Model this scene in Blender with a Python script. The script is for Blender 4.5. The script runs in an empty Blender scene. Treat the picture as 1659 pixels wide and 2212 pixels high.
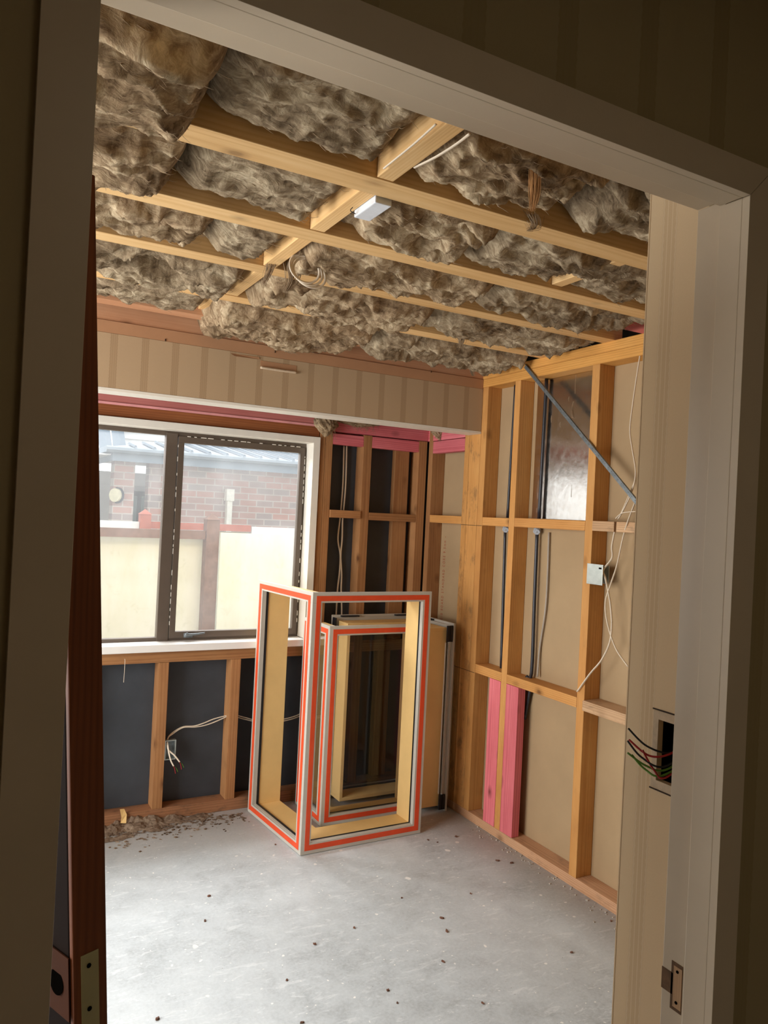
import bpy, bmesh, math, random
import numpy as np
from mathutils import Vector, Matrix

# ------------------------------------------------------------------ camera
scene = bpy.context.scene
YAW, PITCH, ROLL, FPX = 0.501030927, 0.00520325218, 0.0490343438, 1649.88824
CX, CY = 829.5, 1106.0
CAM = np.array([0.0, 0.0, 1.6])
_f = np.array([math.sin(YAW)*math.cos(PITCH), math.cos(YAW)*math.cos(PITCH), math.sin(PITCH)])
_r = np.array([math.cos(YAW), -math.sin(YAW), 0.0])
_u = np.cross(_r, _f)
_r2 = _r*math.cos(ROLL)+_u*math.sin(ROLL)
_u2 = _u*math.cos(ROLL)-_r*math.sin(ROLL)
CM = np.array([_r2, -_u2, _f])
cd = bpy.data.cameras.new('camera')
cam = bpy.data.objects.new('camera', cd)
scene.collection.objects.link(cam)
cd.sensor_fit = 'AUTO'
cd.sensor_width = 36.0
cd.lens = 36.0*FPX/2212.0
cd.clip_start = 0.02
cam.matrix_world = Matrix((( _r2[0], _u2[0], -_f[0], CAM[0]), (_r2[1], _u2[1], -_f[1], CAM[1]), (_r2[2], _u2[2], -_f[2], CAM[2]), (0, 0, 0, 1)))
scene.camera = cam

# ------------------------------------------------------------------ sky, lights, exposure
SKY = 1.5          # overcast sky radiance at the horizon
EXPOSURE = 0.0
scene.view_settings.view_transform = 'Standard'
scene.view_settings.look = 'None'
scene.view_settings.gamma = 1.0
scene.view_settings.exposure = EXPOSURE
scene.view_settings.use_curve_mapping = False
world = bpy.data.worlds.new('overcast_sky')
scene.world = world
world.use_nodes = True
wn = world.node_tree
wn.nodes.clear()
wo = wn.nodes.new('ShaderNodeOutputWorld')
wb = wn.nodes.new('ShaderNodeBackground')
wt = wn.nodes.new('ShaderNodeTexCoord')
ws = wn.nodes.new('ShaderNodeSeparateXYZ')
wr = wn.nodes.new('ShaderNodeValToRGB')
wr.color_ramp.elements[0].position = 0.0
wr.color_ramp.elements[0].color = (0.93, 0.97, 1.0, 1)
wr.color_ramp.elements[1].position = 1.0
wr.color_ramp.elements[1].color = (1.35, 1.4, 1.45, 1)
wn.links.new(wt.outputs['Generated'], ws.inputs[0])
wn.links.new(ws.outputs['Z'], wr.inputs[0])
wn.links.new(wr.outputs[0], wb.inputs[0])
wb.inputs[1].default_value = SKY
wn.links.new(wb.outputs[0], wo.inputs[0])


def area_light(name, loc, target, sx, sy, power, col=(1, 1, 1)):
    ld = bpy.data.lights.new(name, 'AREA')
    ld.shape = 'RECTANGLE'
    ld.size, ld.size_y, ld.energy, ld.color = sx, sy, power, col
    o = bpy.data.objects.new(name, ld)
    scene.collection.objects.link(o)
    o.location = loc
    d = Vector(target)-Vector(loc)
    o.rotation_euler = d.to_track_quat('-Z', 'Y').to_euler()
    return o


# added area light outside, above the view, boosting the sky light through window_1
area_light('window_sky_boost', (0.8, 5.15, 2.95), (0.8, 3.15, 2.25), 3.4, 1.3, 330, (0.95, 0.98, 1.0))
# added fill light at the unseen, made-up opening in the left wall
area_light('left_opening_fill', (-1.52, 2.45, 1.40), (2.0, 2.60, 1.75), 1.8, 1.6, 96, (1.0, 0.985, 0.96))
# added dim warm fill for the hall, out of view
area_light('hall_fill_light', (0.45, -0.35, 2.38), (0.45, -0.35, 0.0), 0.3, 0.3, 1.5, (1.0, 0.84, 0.64))

# ------------------------------------------------------------------ helpers
random.seed(7)
col = scene.collection


def ray(u, v):
    return CM.T @ np.array([(u-CX)/FPX, (v-CY)/FPX, 1.0])


def P(u, v, ax, val):
    d = ray(u, v)
    t = (val-CAM[ax])/d[ax]
    return CAM+d*t


def hexc(h):
    h = h.lstrip('#')
    out = []
    for i in (0, 2, 4):
        c = int(h[i:i+2], 16)/255.0
        out.append(c/12.92 if c <= 0.04045 else ((c+0.055)/1.055)**2.4)
    return tuple(out)+(1.0,)


def tag(o, label=None, cat=None, group=None, kind=None):
    if label: o['label'] = label
    if cat: o['category'] = cat
    if group: o['group'] = group
    if kind: o['kind'] = kind
    return o


def worldloc(o):
    v = Vector((0, 0, 0))
    while o is not None:
        v = v+Vector(o.location)
        o = o.parent
    return v


def empty(name, loc, label=None, cat=None, group=None, kind=None):
    o = bpy.data.objects.new(name, None)
    col.objects.link(o)
    o.location = loc
    o.empty_display_size = 0.05
    return tag(o, label, cat, group, kind)


class MB:
    """collects shapes given in world coordinates; build() links them as one mesh object"""

    def __init__(self):
        self.v, self.f = [], []

    def add(self, vs, fs):
        n = len(self.v)
        self.v += [tuple(map(float, p)) for p in vs]
        self.f += [tuple(i+n for i in f) for f in fs]
        return self

    def box(self, x0, x1, y0, y1, z0, z1):
        vs = [(x, y, z) for z in (z0, z1) for y in (y0, y1) for x in (x0, x1)]
        return self.add(vs, [(0, 2, 3, 1), (4, 5, 7, 6), (0, 1, 5, 4), (2, 6, 7, 3), (0, 4, 6, 2), (1, 3, 7, 5)])

    def obox(self, c, ax, ay, az):
        c, ax, ay, az = map(Vector, (c, ax, ay, az))
        vs = [c+ax*i+ay*j+az*k for k in (-1, 1) for j in (-1, 1) for i in (-1, 1)]
        return self.add(vs, [(0, 2, 3, 1), (4, 5, 7, 6), (0, 1, 5, 4), (2, 6, 7, 3), (0, 4, 6, 2), (1, 3, 7, 5)])

    def prism(self, poly, ext):
        """poly: list of 3D points, ext: extrusion vector"""
        n = len(poly)
        e = Vector(ext)
        vs = [Vector(p) for p in poly]+[Vector(p)+e for p in poly]
        fs = [tuple(range(n))[::-1], tuple(range(n, 2*n))]+[(i, (i+1) % n, (i+1) % n+n, i+n) for i in range(n)]
        return self.add(vs, fs)

    def tube(self, pts, r, flat=1.0, seg=8, sub=6, taper=None):
        pts = [Vector(p) for p in pts]
        if len(pts) > 2:
            q = []
            n = len(pts)
            for i in range(n-1):
                p0, p1, p2, p3 = pts[max(i-1, 0)], pts[i], pts[i+1], pts[min(i+2, n-1)]
                for k in range(sub):
                    t = k/sub
                    q.append(0.5*((2*p1)+(p2-p0)*t+(2*p0-5*p1+4*p2-p3)*t*t+(-p0+3*p1-3*p2+p3)*t**3))
            q.append(pts[-1])
            pts = q
        vs, fs = [], []
        N = len(pts)
        side = None
        for i, p in enumerate(pts):
            d = (pts[min(i+1, N-1)]-pts[max(i-1, 0)])
            d = d.normalized() if d.length > 1e-9 else Vector((0, 0, 1))
            if side is None:
                a = Vector((0, 0, 1)) if abs(d.z) < 0.9 else Vector((0, 1, 0))
                side = d.cross(a).normalized()
            side = (side-d*side.dot(d)).normalized()
            b = d.cross(side)
            rr = r*(taper[0]+(taper[1]-taper[0])*i/(N-1)) if taper else r
            for k in range(seg):
                a = 2*math.pi*k/seg
                vs.append(p+side*(math.cos(a)*rr)+b*(math.sin(a)*rr*flat))
        for i in range(N-1):
            for k in range(seg):
                fs.append((i*seg+k, i*seg+(k+1) % seg, (i+1)*seg+(k+1) % seg, (i+1)*seg+k))
        fs.append(tuple(range(seg))[::-1])
        fs.append(tuple((N-1)*seg+k for k in range(seg)))
        return self.add(vs, fs)

    def build(self, name, m, parent=None, smooth=False, bevel=0.0, origin=None):
        a = np.array(self.v)
        if parent is not None:
            o0 = worldloc(parent)
            o0 = np.array([o0.x, o0.y, o0.z])
        elif origin is not None:
            o0 = np.array(origin, float)
        else:
            o0 = np.array([(a[:, 0].min()+a[:, 0].max())/2, (a[:, 1].min()+a[:, 1].max())/2, a[:, 2].min()])
        me = bpy.data.meshes.new(name)
        me.from_pydata((a-o0).tolist(), [], self.f)
        me.validate()
        bm = bmesh.new()
        bm.from_mesh(me)
        bmesh.ops.recalc_face_normals(bm, faces=bm.faces)
        if bevel:
            bmesh.ops.bevel(bm, geom=[e for e in bm.edges if e.is_manifold and e.calc_face_angle(0) > 0.5], offset=bevel, segments=2, affect='EDGES', profile=0.6)
        bm.to_mesh(me)
        bm.free()
        if smooth:
            me.polygons.foreach_set('use_smooth', [True]*len(me.polygons))
        me.materials.append(m)
        o = bpy.data.objects.new(name, me)
        col.objects.link(o)
        if parent is not None:
            o.parent = parent
        else:
            o.location = o0
        return o


def timber(name, x0, x1, y0, y1, z0, z1, m, label=None, cat=None, group=None, parent=None, bevel=0.0022, kind=None):
    """a board: mesh long axis is its local Z so the grain runs along it"""
    d = [x1-x0, y1-y0, z1-z0]
    ax = d.index(max(d))
    c = Vector(((x0+x1)/2, (y0+y1)/2, (z0+z1)/2))
    if ax == 2:
        rot = Matrix.Identity(3); hx, hy, hz = d[0]/2, d[1]/2, d[2]/2
    elif ax == 0:
        rot = Matrix.Rotation(math.pi/2, 3, 'Y'); hx, hy, hz = d[2]/2, d[1]/2, d[0]/2
    else:
        rot = Matrix.Rotation(-math.pi/2, 3, 'X'); hx, hy, hz = d[0]/2, d[2]/2, d[1]/2
    bm = bmesh.new()
    bmesh.ops.create_cube(bm, size=1.0)
    for v in bm.verts:
        v.co = Vector((v.co.x*2*hx, v.co.y*2*hy, v.co.z*2*hz))
    if bevel:
        bmesh.ops.bevel(bm, geom=list(bm.edges), offset=bevel, segments=2, affect='EDGES', profile=0.6)
    me = bpy.data.meshes.new(name)
    bm.to_mesh(me); bm.free()
    me.materials.append(m)
    o = bpy.data.objects.new(name, me)
    col.objects.link(o)
    if parent is not None:
        o.parent = parent
        c = c-worldloc(parent)
    o.location = c
    o.rotation_euler = rot.to_euler()
    return tag(o, label, cat, group, kind)


# ------------------------------------------------------------------ materials
class NT:
    def __init__(self, name, rough=0.7, metal=0.0, spec=0.3):
        self.m = bpy.data.materials.new(name)
        self.m.use_nodes = True
        self.t = self.m.node_tree
        self.t.nodes.clear()
        self.out = self.n('ShaderNodeOutputMaterial')
        self.b = self.n('ShaderNodeBsdfPrincipled')
        self.b.inputs['Roughness'].default_value = rough
        self.b.inputs['Metallic'].default_value = metal
        self.b.inputs['Specular IOR Level'].default_value = spec
        self.l(self.b.outputs[0], self.out.inputs[0])

    def n(self, t, **k):
        x = self.t.nodes.new(t)
        for a, b in k.items(): setattr(x, a, b)
        return x

    def l(self, a, b): self.t.links.new(a, b)

    def coord(self, scale=(1, 1, 1), rnd=True, space='Object'):
        tc = self.n('ShaderNodeTexCoord')
        mp = self.n('ShaderNodeMapping')
        mp.inputs['Scale'].default_value = scale
        self.l(tc.outputs[space], mp.inputs['Vector'])
        if rnd:
            oi = self.n('ShaderNodeObjectInfo')
            mu = self.n('ShaderNodeVectorMath', operation='SCALE')
            cb = self.n('ShaderNodeCombineXYZ')
            for i, k in enumerate((37.0, 91.0, 13.0)):
                mm = self.math('MULTIPLY', oi.outputs['Random'], k)
                self.l(mm, cb.inputs[i])
            self.l(cb.outputs[0], mp.inputs['Location'])
        return mp.outputs[0]

    def math(self, op, a, b=None, clamp=False):
        x = self.n('ShaderNodeMath', operation=op)
        x.use_clamp = clamp
        for i, s in enumerate((a, b)):
            if s is None: continue
            if isinstance(s, (int, float)): x.inputs[i].default_value = s
            else: self.l(s, x.inputs[i])
        return x.outputs[0]

    def noise(self, vec, scale, detail=4, rough=0.55, dist=0.0):
        x = self.n('ShaderNodeTexNoise')
        x.inputs['Scale'].default_value = scale
        x.inputs['Detail'].default_value = detail
        x.inputs['Roughness'].default_value = rough
        x.inputs['Distortion'].default_value = dist
        self.l(vec, x.inputs['Vector'])
        return x.outputs['Fac']

    def vor(self, vec, scale, feature='F1', out='Distance'):
        x = self.n('ShaderNodeTexVoronoi', feature=feature)
        x.inputs['Scale'].default_value = scale
        self.l(vec, x.inputs['Vector'])
        return x.outputs[out]

    def ramp(self, fac, stops):
        x = self.n('ShaderNodeValToRGB')
        e = x.color_ramp.elements
        while len(e) > 1: e.remove(e[-1])
        e[0].position, e[0].color = stops[0][0], stops[0][1]
        for p, c in stops[1:]:
            k = e.new(p); k.color = c
        self.l(fac, x.inputs[0])
        return x.outputs[0]

    def mix(self, fac, a, b, mode='MIX'):
        x = self.n('ShaderNodeMix', data_type='RGBA', blend_type=mode)
        for s, i in ((fac, 0), (a, 6), (b, 7)):
            if isinstance(s, (int, float)): x.inputs[i].default_value = s
            elif isinstance(s, tuple): x.inputs[i].default_value = s
            else: self.l(s, x.inputs[i])
        return x.outputs[2]

    def bump(self, h, strength=0.3, dist=0.002):
        x = self.n('ShaderNodeBump')
        x.inputs['Strength'].default_value = strength
        x.inputs['Distance'].default_value = dist
        self.l(h, x.inputs['Height'])
        self.l(x.outputs[0], self.b.inputs['Normal'])

    def color(self, c):
        if isinstance(c, tuple): self.b.inputs['Base Color'].default_value = c
        else: self.l(c, self.b.inputs['Base Color'])
        return self


def g(v): return (v, v, v, 1.0)


def wood(name, base, dark, light, knots=0.5, rough=0.62, grime=0.0, stain=None, ring=1.0):
    t = NT(name, rough, spec=0.25)
    v = t.coord((1, 1, 0.06))
    warp = t.noise(v, 9.0, 3, 0.5)
    # growth rings: distance from an off-centre pith, warped
    sp = t.n('ShaderNodeSeparateXYZ')
    t.l(v, sp.inputs[0])
    lp = t.n('ShaderNodeObjectInfo')
    oy = t.math('ADD', t.math('MULTIPLY', lp.outputs['Random'], 0.05), 0.03)
    tc = t.n('ShaderNodeTexCoord'); s2 = t.n('ShaderNodeSeparateXYZ'); t.l(tc.outputs['Object'], s2.inputs[0])
    rx = t.math('ADD', s2.outputs[0], oy); ry = t.math('SUBTRACT', s2.outputs[1], t.math('MULTIPLY', oy, 0.6))
    rad = t.math('SQRT', t.math('ADD', t.math('MULTIPLY', rx, rx), t.math('MULTIPLY', ry, ry)))
    s = t.math('ADD', t.math('MULTIPLY', rad, 720.0), t.math('MULTIPLY', warp, 24.0))
    rings = t.math('POWER', t.math('ADD', t.math('MULTIPLY', t.math('SINE', s), 0.5), 0.5), 1.8)
    fine = t.noise(t.coord((1, 1, 0.02)), 260.0, 3, 0.6)
    mottled = t.noise(t.coord((1, 1, 0.3)), 7.0, 4, 0.6)
    f = t.math('ADD', t.math('MULTIPLY', rings, 0.15*ring), t.math('MULTIPLY', fine, 0.3))
    f = t.math('ADD', f, t.math('MULTIPLY', mottled, 0.68))
    c = t.ramp(f, [(0.22, hexc(light)), (0.5, hexc(base)), (0.88, hexc(dark))])
    if knots:
        kv = t.coord((1, 1, 0.62))
        wv = t.n('ShaderNodeVectorMath', operation='ADD')
        nz = t.n('ShaderNodeTexNoise'); nz.inputs['Scale'].default_value = 14.0
        t.l(kv, nz.inputs['Vector'])
        sc = t.n('ShaderNodeVectorMath', operation='SCALE'); sc.inputs[3].default_value = 0.012
        t.l(nz.outputs['Color'], sc.inputs[0]); t.l(kv, wv.inputs[0]); t.l(sc.outputs[0], wv.inputs[1])
        d = t.vor(wv.outputs[0], 6.5)
        k = t.ramp(d, [(0.0, g(1)), (0.05, g(0.95)), (0.09, g(0.45)), (0.17, g(0))])
        c = t.mix(t.math('MULTIPLY', k, knots), c, hexc('#4a2510'))
    if grime:
        gr = t.noise(t.coord((1, 1, 0.5)), 16.0, 6, 0.7)
        k = t.ramp(gr, [(0.52, g(0)), (0.7, g(1))])
        c = t.mix(t.math('MULTIPLY', k, grime), c, hexc('#4b4036'))
    oi = t.n('ShaderNodeObjectInfo')
    hs = t.n('ShaderNodeHueSaturation')
    t.l(t.math('ADD', t.math('MULTIPLY', oi.outputs['Random'], 0.22), 0.88), hs.inputs['Value'])
    t.l(c, hs.inputs['Color'])
    t.color(hs.outputs[0])
    t.bump(t.math('ADD', t.math('MULTIPLY', rings, 0.4), fine), 0.15, 0.0005)
    return t.m


def plain(name, c, rough=0.6, metal=0.0, spec=0.4, var=0.12, scale=12.0, bump=0.0, bscale=80.0):
    t = NT(name, rough, metal, spec)
    n = t.noise(t.coord(), scale, 5, 0.6)
    cc = hexc(c)
    lo = tuple(x*(1-var) for x in cc[:3])+(1,)
    hi = tuple(min(1, x*(1+var)) for x in cc[:3])+(1,)
    t.color(t.ramp(n, [(0.3, lo), (0.7, hi)]))
    if bump:
        t.bump(t.noise(t.coord(), bscale, 4, 0.6), bump, 0.001)
    return t.m


M = {}
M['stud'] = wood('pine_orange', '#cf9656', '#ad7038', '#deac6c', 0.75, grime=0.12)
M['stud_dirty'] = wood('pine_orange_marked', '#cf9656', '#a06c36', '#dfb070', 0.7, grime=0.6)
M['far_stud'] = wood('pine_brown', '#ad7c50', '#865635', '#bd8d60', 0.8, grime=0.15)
M['joist'] = wood('pine_joist', '#e0b880', '#c6965c', '#eccb98', 0.55, grime=0.03)
M['plate'] = wood('pine_plate', '#d39a52', '#ae7435', '#e2b06a', 0.6, grime=0.05)
M['pinkish'] = wood('pine_pinkish', '#cf9a74', '#b87f5c', '#dba986', 0.5, ring=0.45)
M['pink'] = wood('treated_pink_timber', '#e07a80', '#c2575f', '#eb989b', 0.8, ring=1.3)
M['red'] = wood('red_primed_timber', '#d07f78', '#b5635c', '#dc938c', 0.25, ring=0.5)
M['lintel_brown'] = wood('lintel_brown', '#955b36', '#703c1e', '#a96f45', 0.3)
M['old'] = wood('rough_sawn_weathered', '#c7a079', '#8d6b49', '#dbbb96', 0.2, grime=0.5)
M['bottom'] = wood('bottom_plate_pine', '#cfa07a', '#a27350', '#dfb793', 0.5, grime=0.35)
M['bottom_dark'] = wood('bottom_plate_dusty', '#96694a', '#684630', '#ab7c58', 0.4, grime=0.75)
M['leaf'] = wood('stained_rimu_door', '#63341a', '#44220f', '#774322', 0.0, rough=0.6)
M['cover'] = plain('gib_paper', '#ac9270', 0.85, spec=0.1, var=0.05, scale=5, bump=0.1)
M['paper'] = plain('building_paper_black', '#3e4248', 0.5, spec=0.4, var=0.2, scale=4.0, bump=0.35, bscale=7.0)
M['cream'] = plain('cream_gloss_paint', '#cdbba1', 0.35, spec=0.4, var=0.03)
M['white'] = plain('white_painted_reveal', '#ece6da', 0.45, var=0.03)
M['sill'] = plain('white_sill', '#f0ede8', 0.4, var=0.02)
M['bronze'] = plain('bronze_aluminium', '#62564c', 0.4, 0.2, 0.5, var=0.05)
M['alu'] = plain('grey_powdercoat_aluminium', '#c6c1b6', 0.42, 0.05, 0.45, var=0.03)
M['tape'] = plain('orange_tape', '#e5522b', 0.5, spec=0.35, var=0.06, scale=25)
M['gasket'] = plain('black_gasket', '#1b1c20', 0.5)
M['liner'] = plain('primed_timber_liner', '#ecc684', 0.6, spec=0.3, var=0.05, scale=6)
M['bracket'] = plain('black_plastic_bracket', '#23242a', 0.5)
M['steel'] = plain('galvanised_steel', '#7b8285', 0.45, 0.6, 0.5, var=0.3, scale=40)
M['zinc'] = plain('zinc_box', '#b6bcb6', 0.35, 0.7, 0.5, var=0.1, scale=30)
M['conduit'] = plain('black_conduit', '#2c2d33', 0.35, spec=0.5)
M['greypipe'] = plain('grey_cable', '#a79c8e', 0.6)
M['cable'] = plain('white_tps_cable', '#e2d3bd', 0.45, spec=0.4, var=0.04)
M['wire_red'] = plain('red_wire', '#a8262a', 0.4)
M['wire_black'] = plain('black_wire', '#17171a', 0.4)
M['wire_green'] = plain('green_wire', '#5d8a2c', 0.4)
M['putty'] = plain('grey_sealant_foam', '#a9adb3', 0.8, bump=0.6, bscale=120)
M['debris'] = plain('dry_debris', '#6b4a3a', 0.9, var=0.4)
M['whitebox'] = plain('white_plastic', '#d6dbe2', 0.4)
M['hallwhite'] = plain('hall_ceiling_paint', '#b8ab92', 0.8)
M['dark'] = plain('roof_cavity_dark', '#1c1713', 0.95)
M['underlay'] = plain('red_roof_underlay', '#b5503c', 0.8)
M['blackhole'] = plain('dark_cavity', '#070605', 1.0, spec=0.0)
M['rawgib'] = plain('torn_gib_paper', '#c7b196', 0.9, var=0.15, scale=60, bump=0.5)
M['mdfbrown'] = plain('bare_board_strip', '#b48763', 0.8, var=0.08, scale=5)
M['mark'] = plain('dark_pencil_mark', '#3a2a1d', 0.9)
M['print'] = plain('red_board_print', '#a04a30', 0.9)


def wallpaper(name, axis, period, offset, base, dark, line, rough=0.75, space_axis=0):
    t = NT(name, rough, spec=0.2)
    geo = t.n('ShaderNodeNewGeometry')
    sp = t.n('ShaderNodeSeparateXYZ')
    t.l(geo.outputs['Position'], sp.inputs[0])
    h = sp.outputs[axis]
    zig = t.math('MULTIPLY', t.math('ABSOLUTE', t.math('SUBTRACT', t.math('FRACT', t.math('MULTIPLY', sp.outputs[2], 70.0)), 0.5)), 0.003)
    x = t.math('SUBTRACT', h, offset)
    f = t.math('SUBTRACT', t.math('FRACT', t.math('ADD', t.math('DIVIDE', x, period), 0.5)), 0.5)
    d = t.math('ABSOLUTE', t.math('MULTIPLY', f, period))          # distance to stripe centre in metres
    dd = t.math('ADD', d, zig)
    band = t.math('LESS_THAN', dd, 0.0155)
    inner = t.math('LESS_THAN', t.math('ABSOLUTE', t.math('SUBTRACT', d, 0.0045)), 0.0011)
    edge = t.math('LESS_THAN', t.math('ABSOLUTE', t.math('SUBTRACT', dd, 0.0135)), 0.0016)
    weave = t.noise(t.coord((1, 1, 1), rnd=False), 300, 2)
    soft = t.noise(t.coord((1, 1, 0.3), rnd=False), 6, 3)
    c = t.mix(t.math('MULTIPLY', band, 0.38), hexc(base), hexc(dark))
    c = t.mix(t.math('MULTIPLY', inner, 0.4), c, hexc(line))
    c = t.mix(t.math('MULTIPLY', edge, 0.35), c, hexc(line))
    c = t.mix(t.math('MULTIPLY', t.math('ADD', t.math('MULTIPLY', weave, 0.5), t.math('MULTIPLY', soft, 0.7)), 0.25), c, hexc(dark))
    t.color(c)
    t.bump(t.math('ADD', weave, t.math('MULTIPLY', edge, 0.8)), 0.15, 0.0006)
    return t.m


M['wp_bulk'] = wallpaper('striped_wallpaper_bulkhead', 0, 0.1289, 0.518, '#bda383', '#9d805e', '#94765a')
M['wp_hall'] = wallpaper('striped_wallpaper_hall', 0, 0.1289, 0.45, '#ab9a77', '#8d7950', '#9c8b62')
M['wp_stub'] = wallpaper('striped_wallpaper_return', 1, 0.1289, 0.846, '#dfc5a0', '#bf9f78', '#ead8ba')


def concrete():
    t = NT('bare_concrete_slab', 0.5, spec=0.35)
    v = t.coord(rnd=False)
    big = t.noise(v, 1.6, 5, 0.6, 0.3)
    med = t.noise(v, 9.0, 6, 0.65, 0.5)
    fine = t.noise(v, 90.0, 4, 0.7)
    f = t.math('ADD', t.math('MULTIPLY', big, 0.5), t.math('ADD', t.math('MULTIPLY', med, 0.35), t.math('MULTIPLY', fine, 0.25)))
    c = t.ramp(f, [(0.38, hexc('#9fa4a5')), (0.52, hexc('#bcc2c4')), (0.72, hexc('#d2d8da'))])
    # scrape marks in several directions
    for ang, sc, th in ((0.5, 9.0, 0.62), (-0.9, 13.0, 0.64), (1.7, 7.0, 0.63)):
        tc = t.n('ShaderNodeTexCoord'); mp = t.n('ShaderNodeMapping')
        mp.inputs['Rotation'].default_value = (0, 0, ang)
        mp.inputs['Scale'].default_value = (1.0, 3.5, 1.0)
        t.l(tc.outputs['Object'], mp.inputs[0])
        n = t.noise(mp.outputs[0], sc, 5, 0.7, 0.8)
        c = t.mix(t.math('MULTIPLY', t.ramp(n, [(th-0.03, g(0)), (th+0.03, g(1))]), 0.32), c, hexc('#eaeded'))
    # plaster and paint drips
    wv = t.n('ShaderNodeVectorMath', operation='ADD')
    nz = t.n('ShaderNodeTexNoise'); nz.inputs['Scale'].default_value = 22.0
    t.l(v, nz.inputs['Vector'])
    sc = t.n('ShaderNodeVectorMath', operation='SCALE'); sc.inputs[3].default_value = 0.035
    t.l(nz.outputs['Color'], sc.inputs[0]); t.l(v, wv.inputs[0]); t.l(sc.outputs[0], wv.inputs[1])
    for s, th in ((5.0, 0.07), (13.0, 0.09), (30.0, 0.12)):
        d = t.vor(wv.outputs[0], s)
        spot = t.ramp(d, [(th*0.8, g(1)), (th, g(0))])
        keep = t.ramp(t.noise(v, s*0.7, 1), [(0.5, g(0)), (0.56, g(1))])
        c = t.mix(t.math('MULTIPLY', t.math('MULTIPLY', spot, keep), 0.9), c, hexc('#f2f1ec'))
    # dark specks and grime
    d = t.vor(v, 38.0)
    sp = t.math('MULTIPLY', t.ramp(d, [(0.05, g(1)), (0.07, g(0))]), t.ramp(t.noise(v, 11, 2), [(0.55, g(0)), (0.62, g(1))]))
    c = t.mix(t.math('MULTIPLY', sp, 0.7), c, hexc('#5d4d43'))
    # brown dust along the far and right bottom plates
    tc = t.n('ShaderNodeTexCoord'); s3 = t.n('ShaderNodeSeparateXYZ')
    geo = t.n('ShaderNodeNewGeometry'); t.l(geo.outputs['Position'], s3.inputs[0])
    a = t.math('ADD', s3.outputs[1], t.math('MULTIPLY', med, 0.35))
    b = t.math('ADD', s3.outputs[0], t.math('MULTIPLY', med, 0.25))
    k = t.math('MAXIMUM', t.ramp(t.math('SUBTRACT', a, 3.0), [(0.62, g(0)), (1.0, g(1))]), t.ramp(t.math('SUBTRACT', b, 1.5), [(0.80, g(0)), (1.0, g(1))]))
    c = t.mix(t.math('MULTIPLY', k, 0.45), c, hexc('#84705f'))
    t.color(c)
    t.l(t.ramp(med, [(0.3, g(0.42)), (0.7, g(0.62))]), t.b.inputs['Roughness'])
    t.bump(t.math('ADD', med, t.math('MULTIPLY', fine, 0.5)), 0.18, 0.002)
    return t.m


M['floor'] = concrete()


def insulation_mat(name, dark, mid, light):
    t = NT(name, 0.95, spec=0.08)
    v = t.coord()
    wv = t.n('ShaderNodeVectorMath', operation='ADD')
    nz = t.n('ShaderNodeTexNoise'); nz.inputs['Scale'].default_value = 7.0; nz.inputs['Detail'].default_value = 3
    t.l(v, nz.inputs['Vector'])
    sc = t.n('ShaderNodeVectorMath', operation='SCALE'); sc.inputs[3].default_value = 0.13
    t.l(nz.outputs['Color'], sc.inputs[0]); t.l(v, wv.inputs[0]); t.l(sc.outputs[0], wv.inputs[1])
    mp = t.n('ShaderNodeMapping'); mp.inputs['Scale'].default_value = (1.0, 9.0, 4.0); mp.inputs['Rotation'].default_value = (0, 0, -0.25)
    t.l(wv.outputs[0], mp.inputs[0])
    fib = t.noise(mp.outputs[0], 7.0, 9, 0.74, 0.35)
    mp2 = t.n('ShaderNodeMapping'); mp2.inputs['Scale'].default_value = (7.0, 1.4, 3.0); mp2.inputs['Rotation'].default_value = (0, 0, 0.5)
    t.l(wv.outputs[0], mp2.inputs[0])
    fib2 = t.noise(mp2.outputs[0], 7.0, 8, 0.72, 0.45)
    blot = t.noise(v, 5.0, 4, 0.6, 0.5)
    f = t.math('ADD', t.math('MULTIPLY', fib, 0.55), t.math('ADD', t.math('MULTIPLY', fib2, 0.3), t.math('MULTIPLY', blot, 0.35)))
    c = t.ramp(f, [(0.47, hexc(dark)), (0.6, hexc(mid)), (0.73, hexc(light))])
    t.color(c)
    t.bump(t.math('ADD', fib, t.math('MULTIPLY', fib2, 0.5)), 0.8, 0.012)
    return t.m


M['insul'] = insulation_mat('glasswool_brown', '#614b37', '#ac9374', '#e6d2b0')
M['insul2'] = insulation_mat('glasswool_grey', '#604f3d', '#a28e73', '#dccaab')
M['fibre'] = plain('loose_wool_fibre', '#a08a70', 0.95, spec=0.05)
M['fibre_orange'] = plain('loose_orange_fibre', '#b98a5c', 0.95, spec=0.05)
M['dust'] = insulation_mat('swept_dust', '#5b4a3e', '#85715f', '#ab9883')


def foil():
    t = NT('silver_foil', 0.16, 1.0, 0.5)
    n = t.noise(t.coord(rnd=False), 30.0, 4, 0.6)
    mp = t.coord((1, 6, 1), rnd=False)
    sc = t.noise(mp, 18.0, 7, 0.8, 0.6)
    c = t.mix(t.ramp(sc, [(0.62, g(0)), (0.66, g(1))]), hexc('#d2ccc4'), hexc('#efece6'))
    t.color(c)
    t.l(t.ramp(n, [(0.3, g(0.12)), (0.7, g(0.26))]), t.b.inputs['Roughness'])
    t.bump(t.math('ADD', n, t.noise(t.coord(rnd=False), 5.0, 2)), 0.12, 0.004)
    return t.m


M['foil'] = foil()


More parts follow.
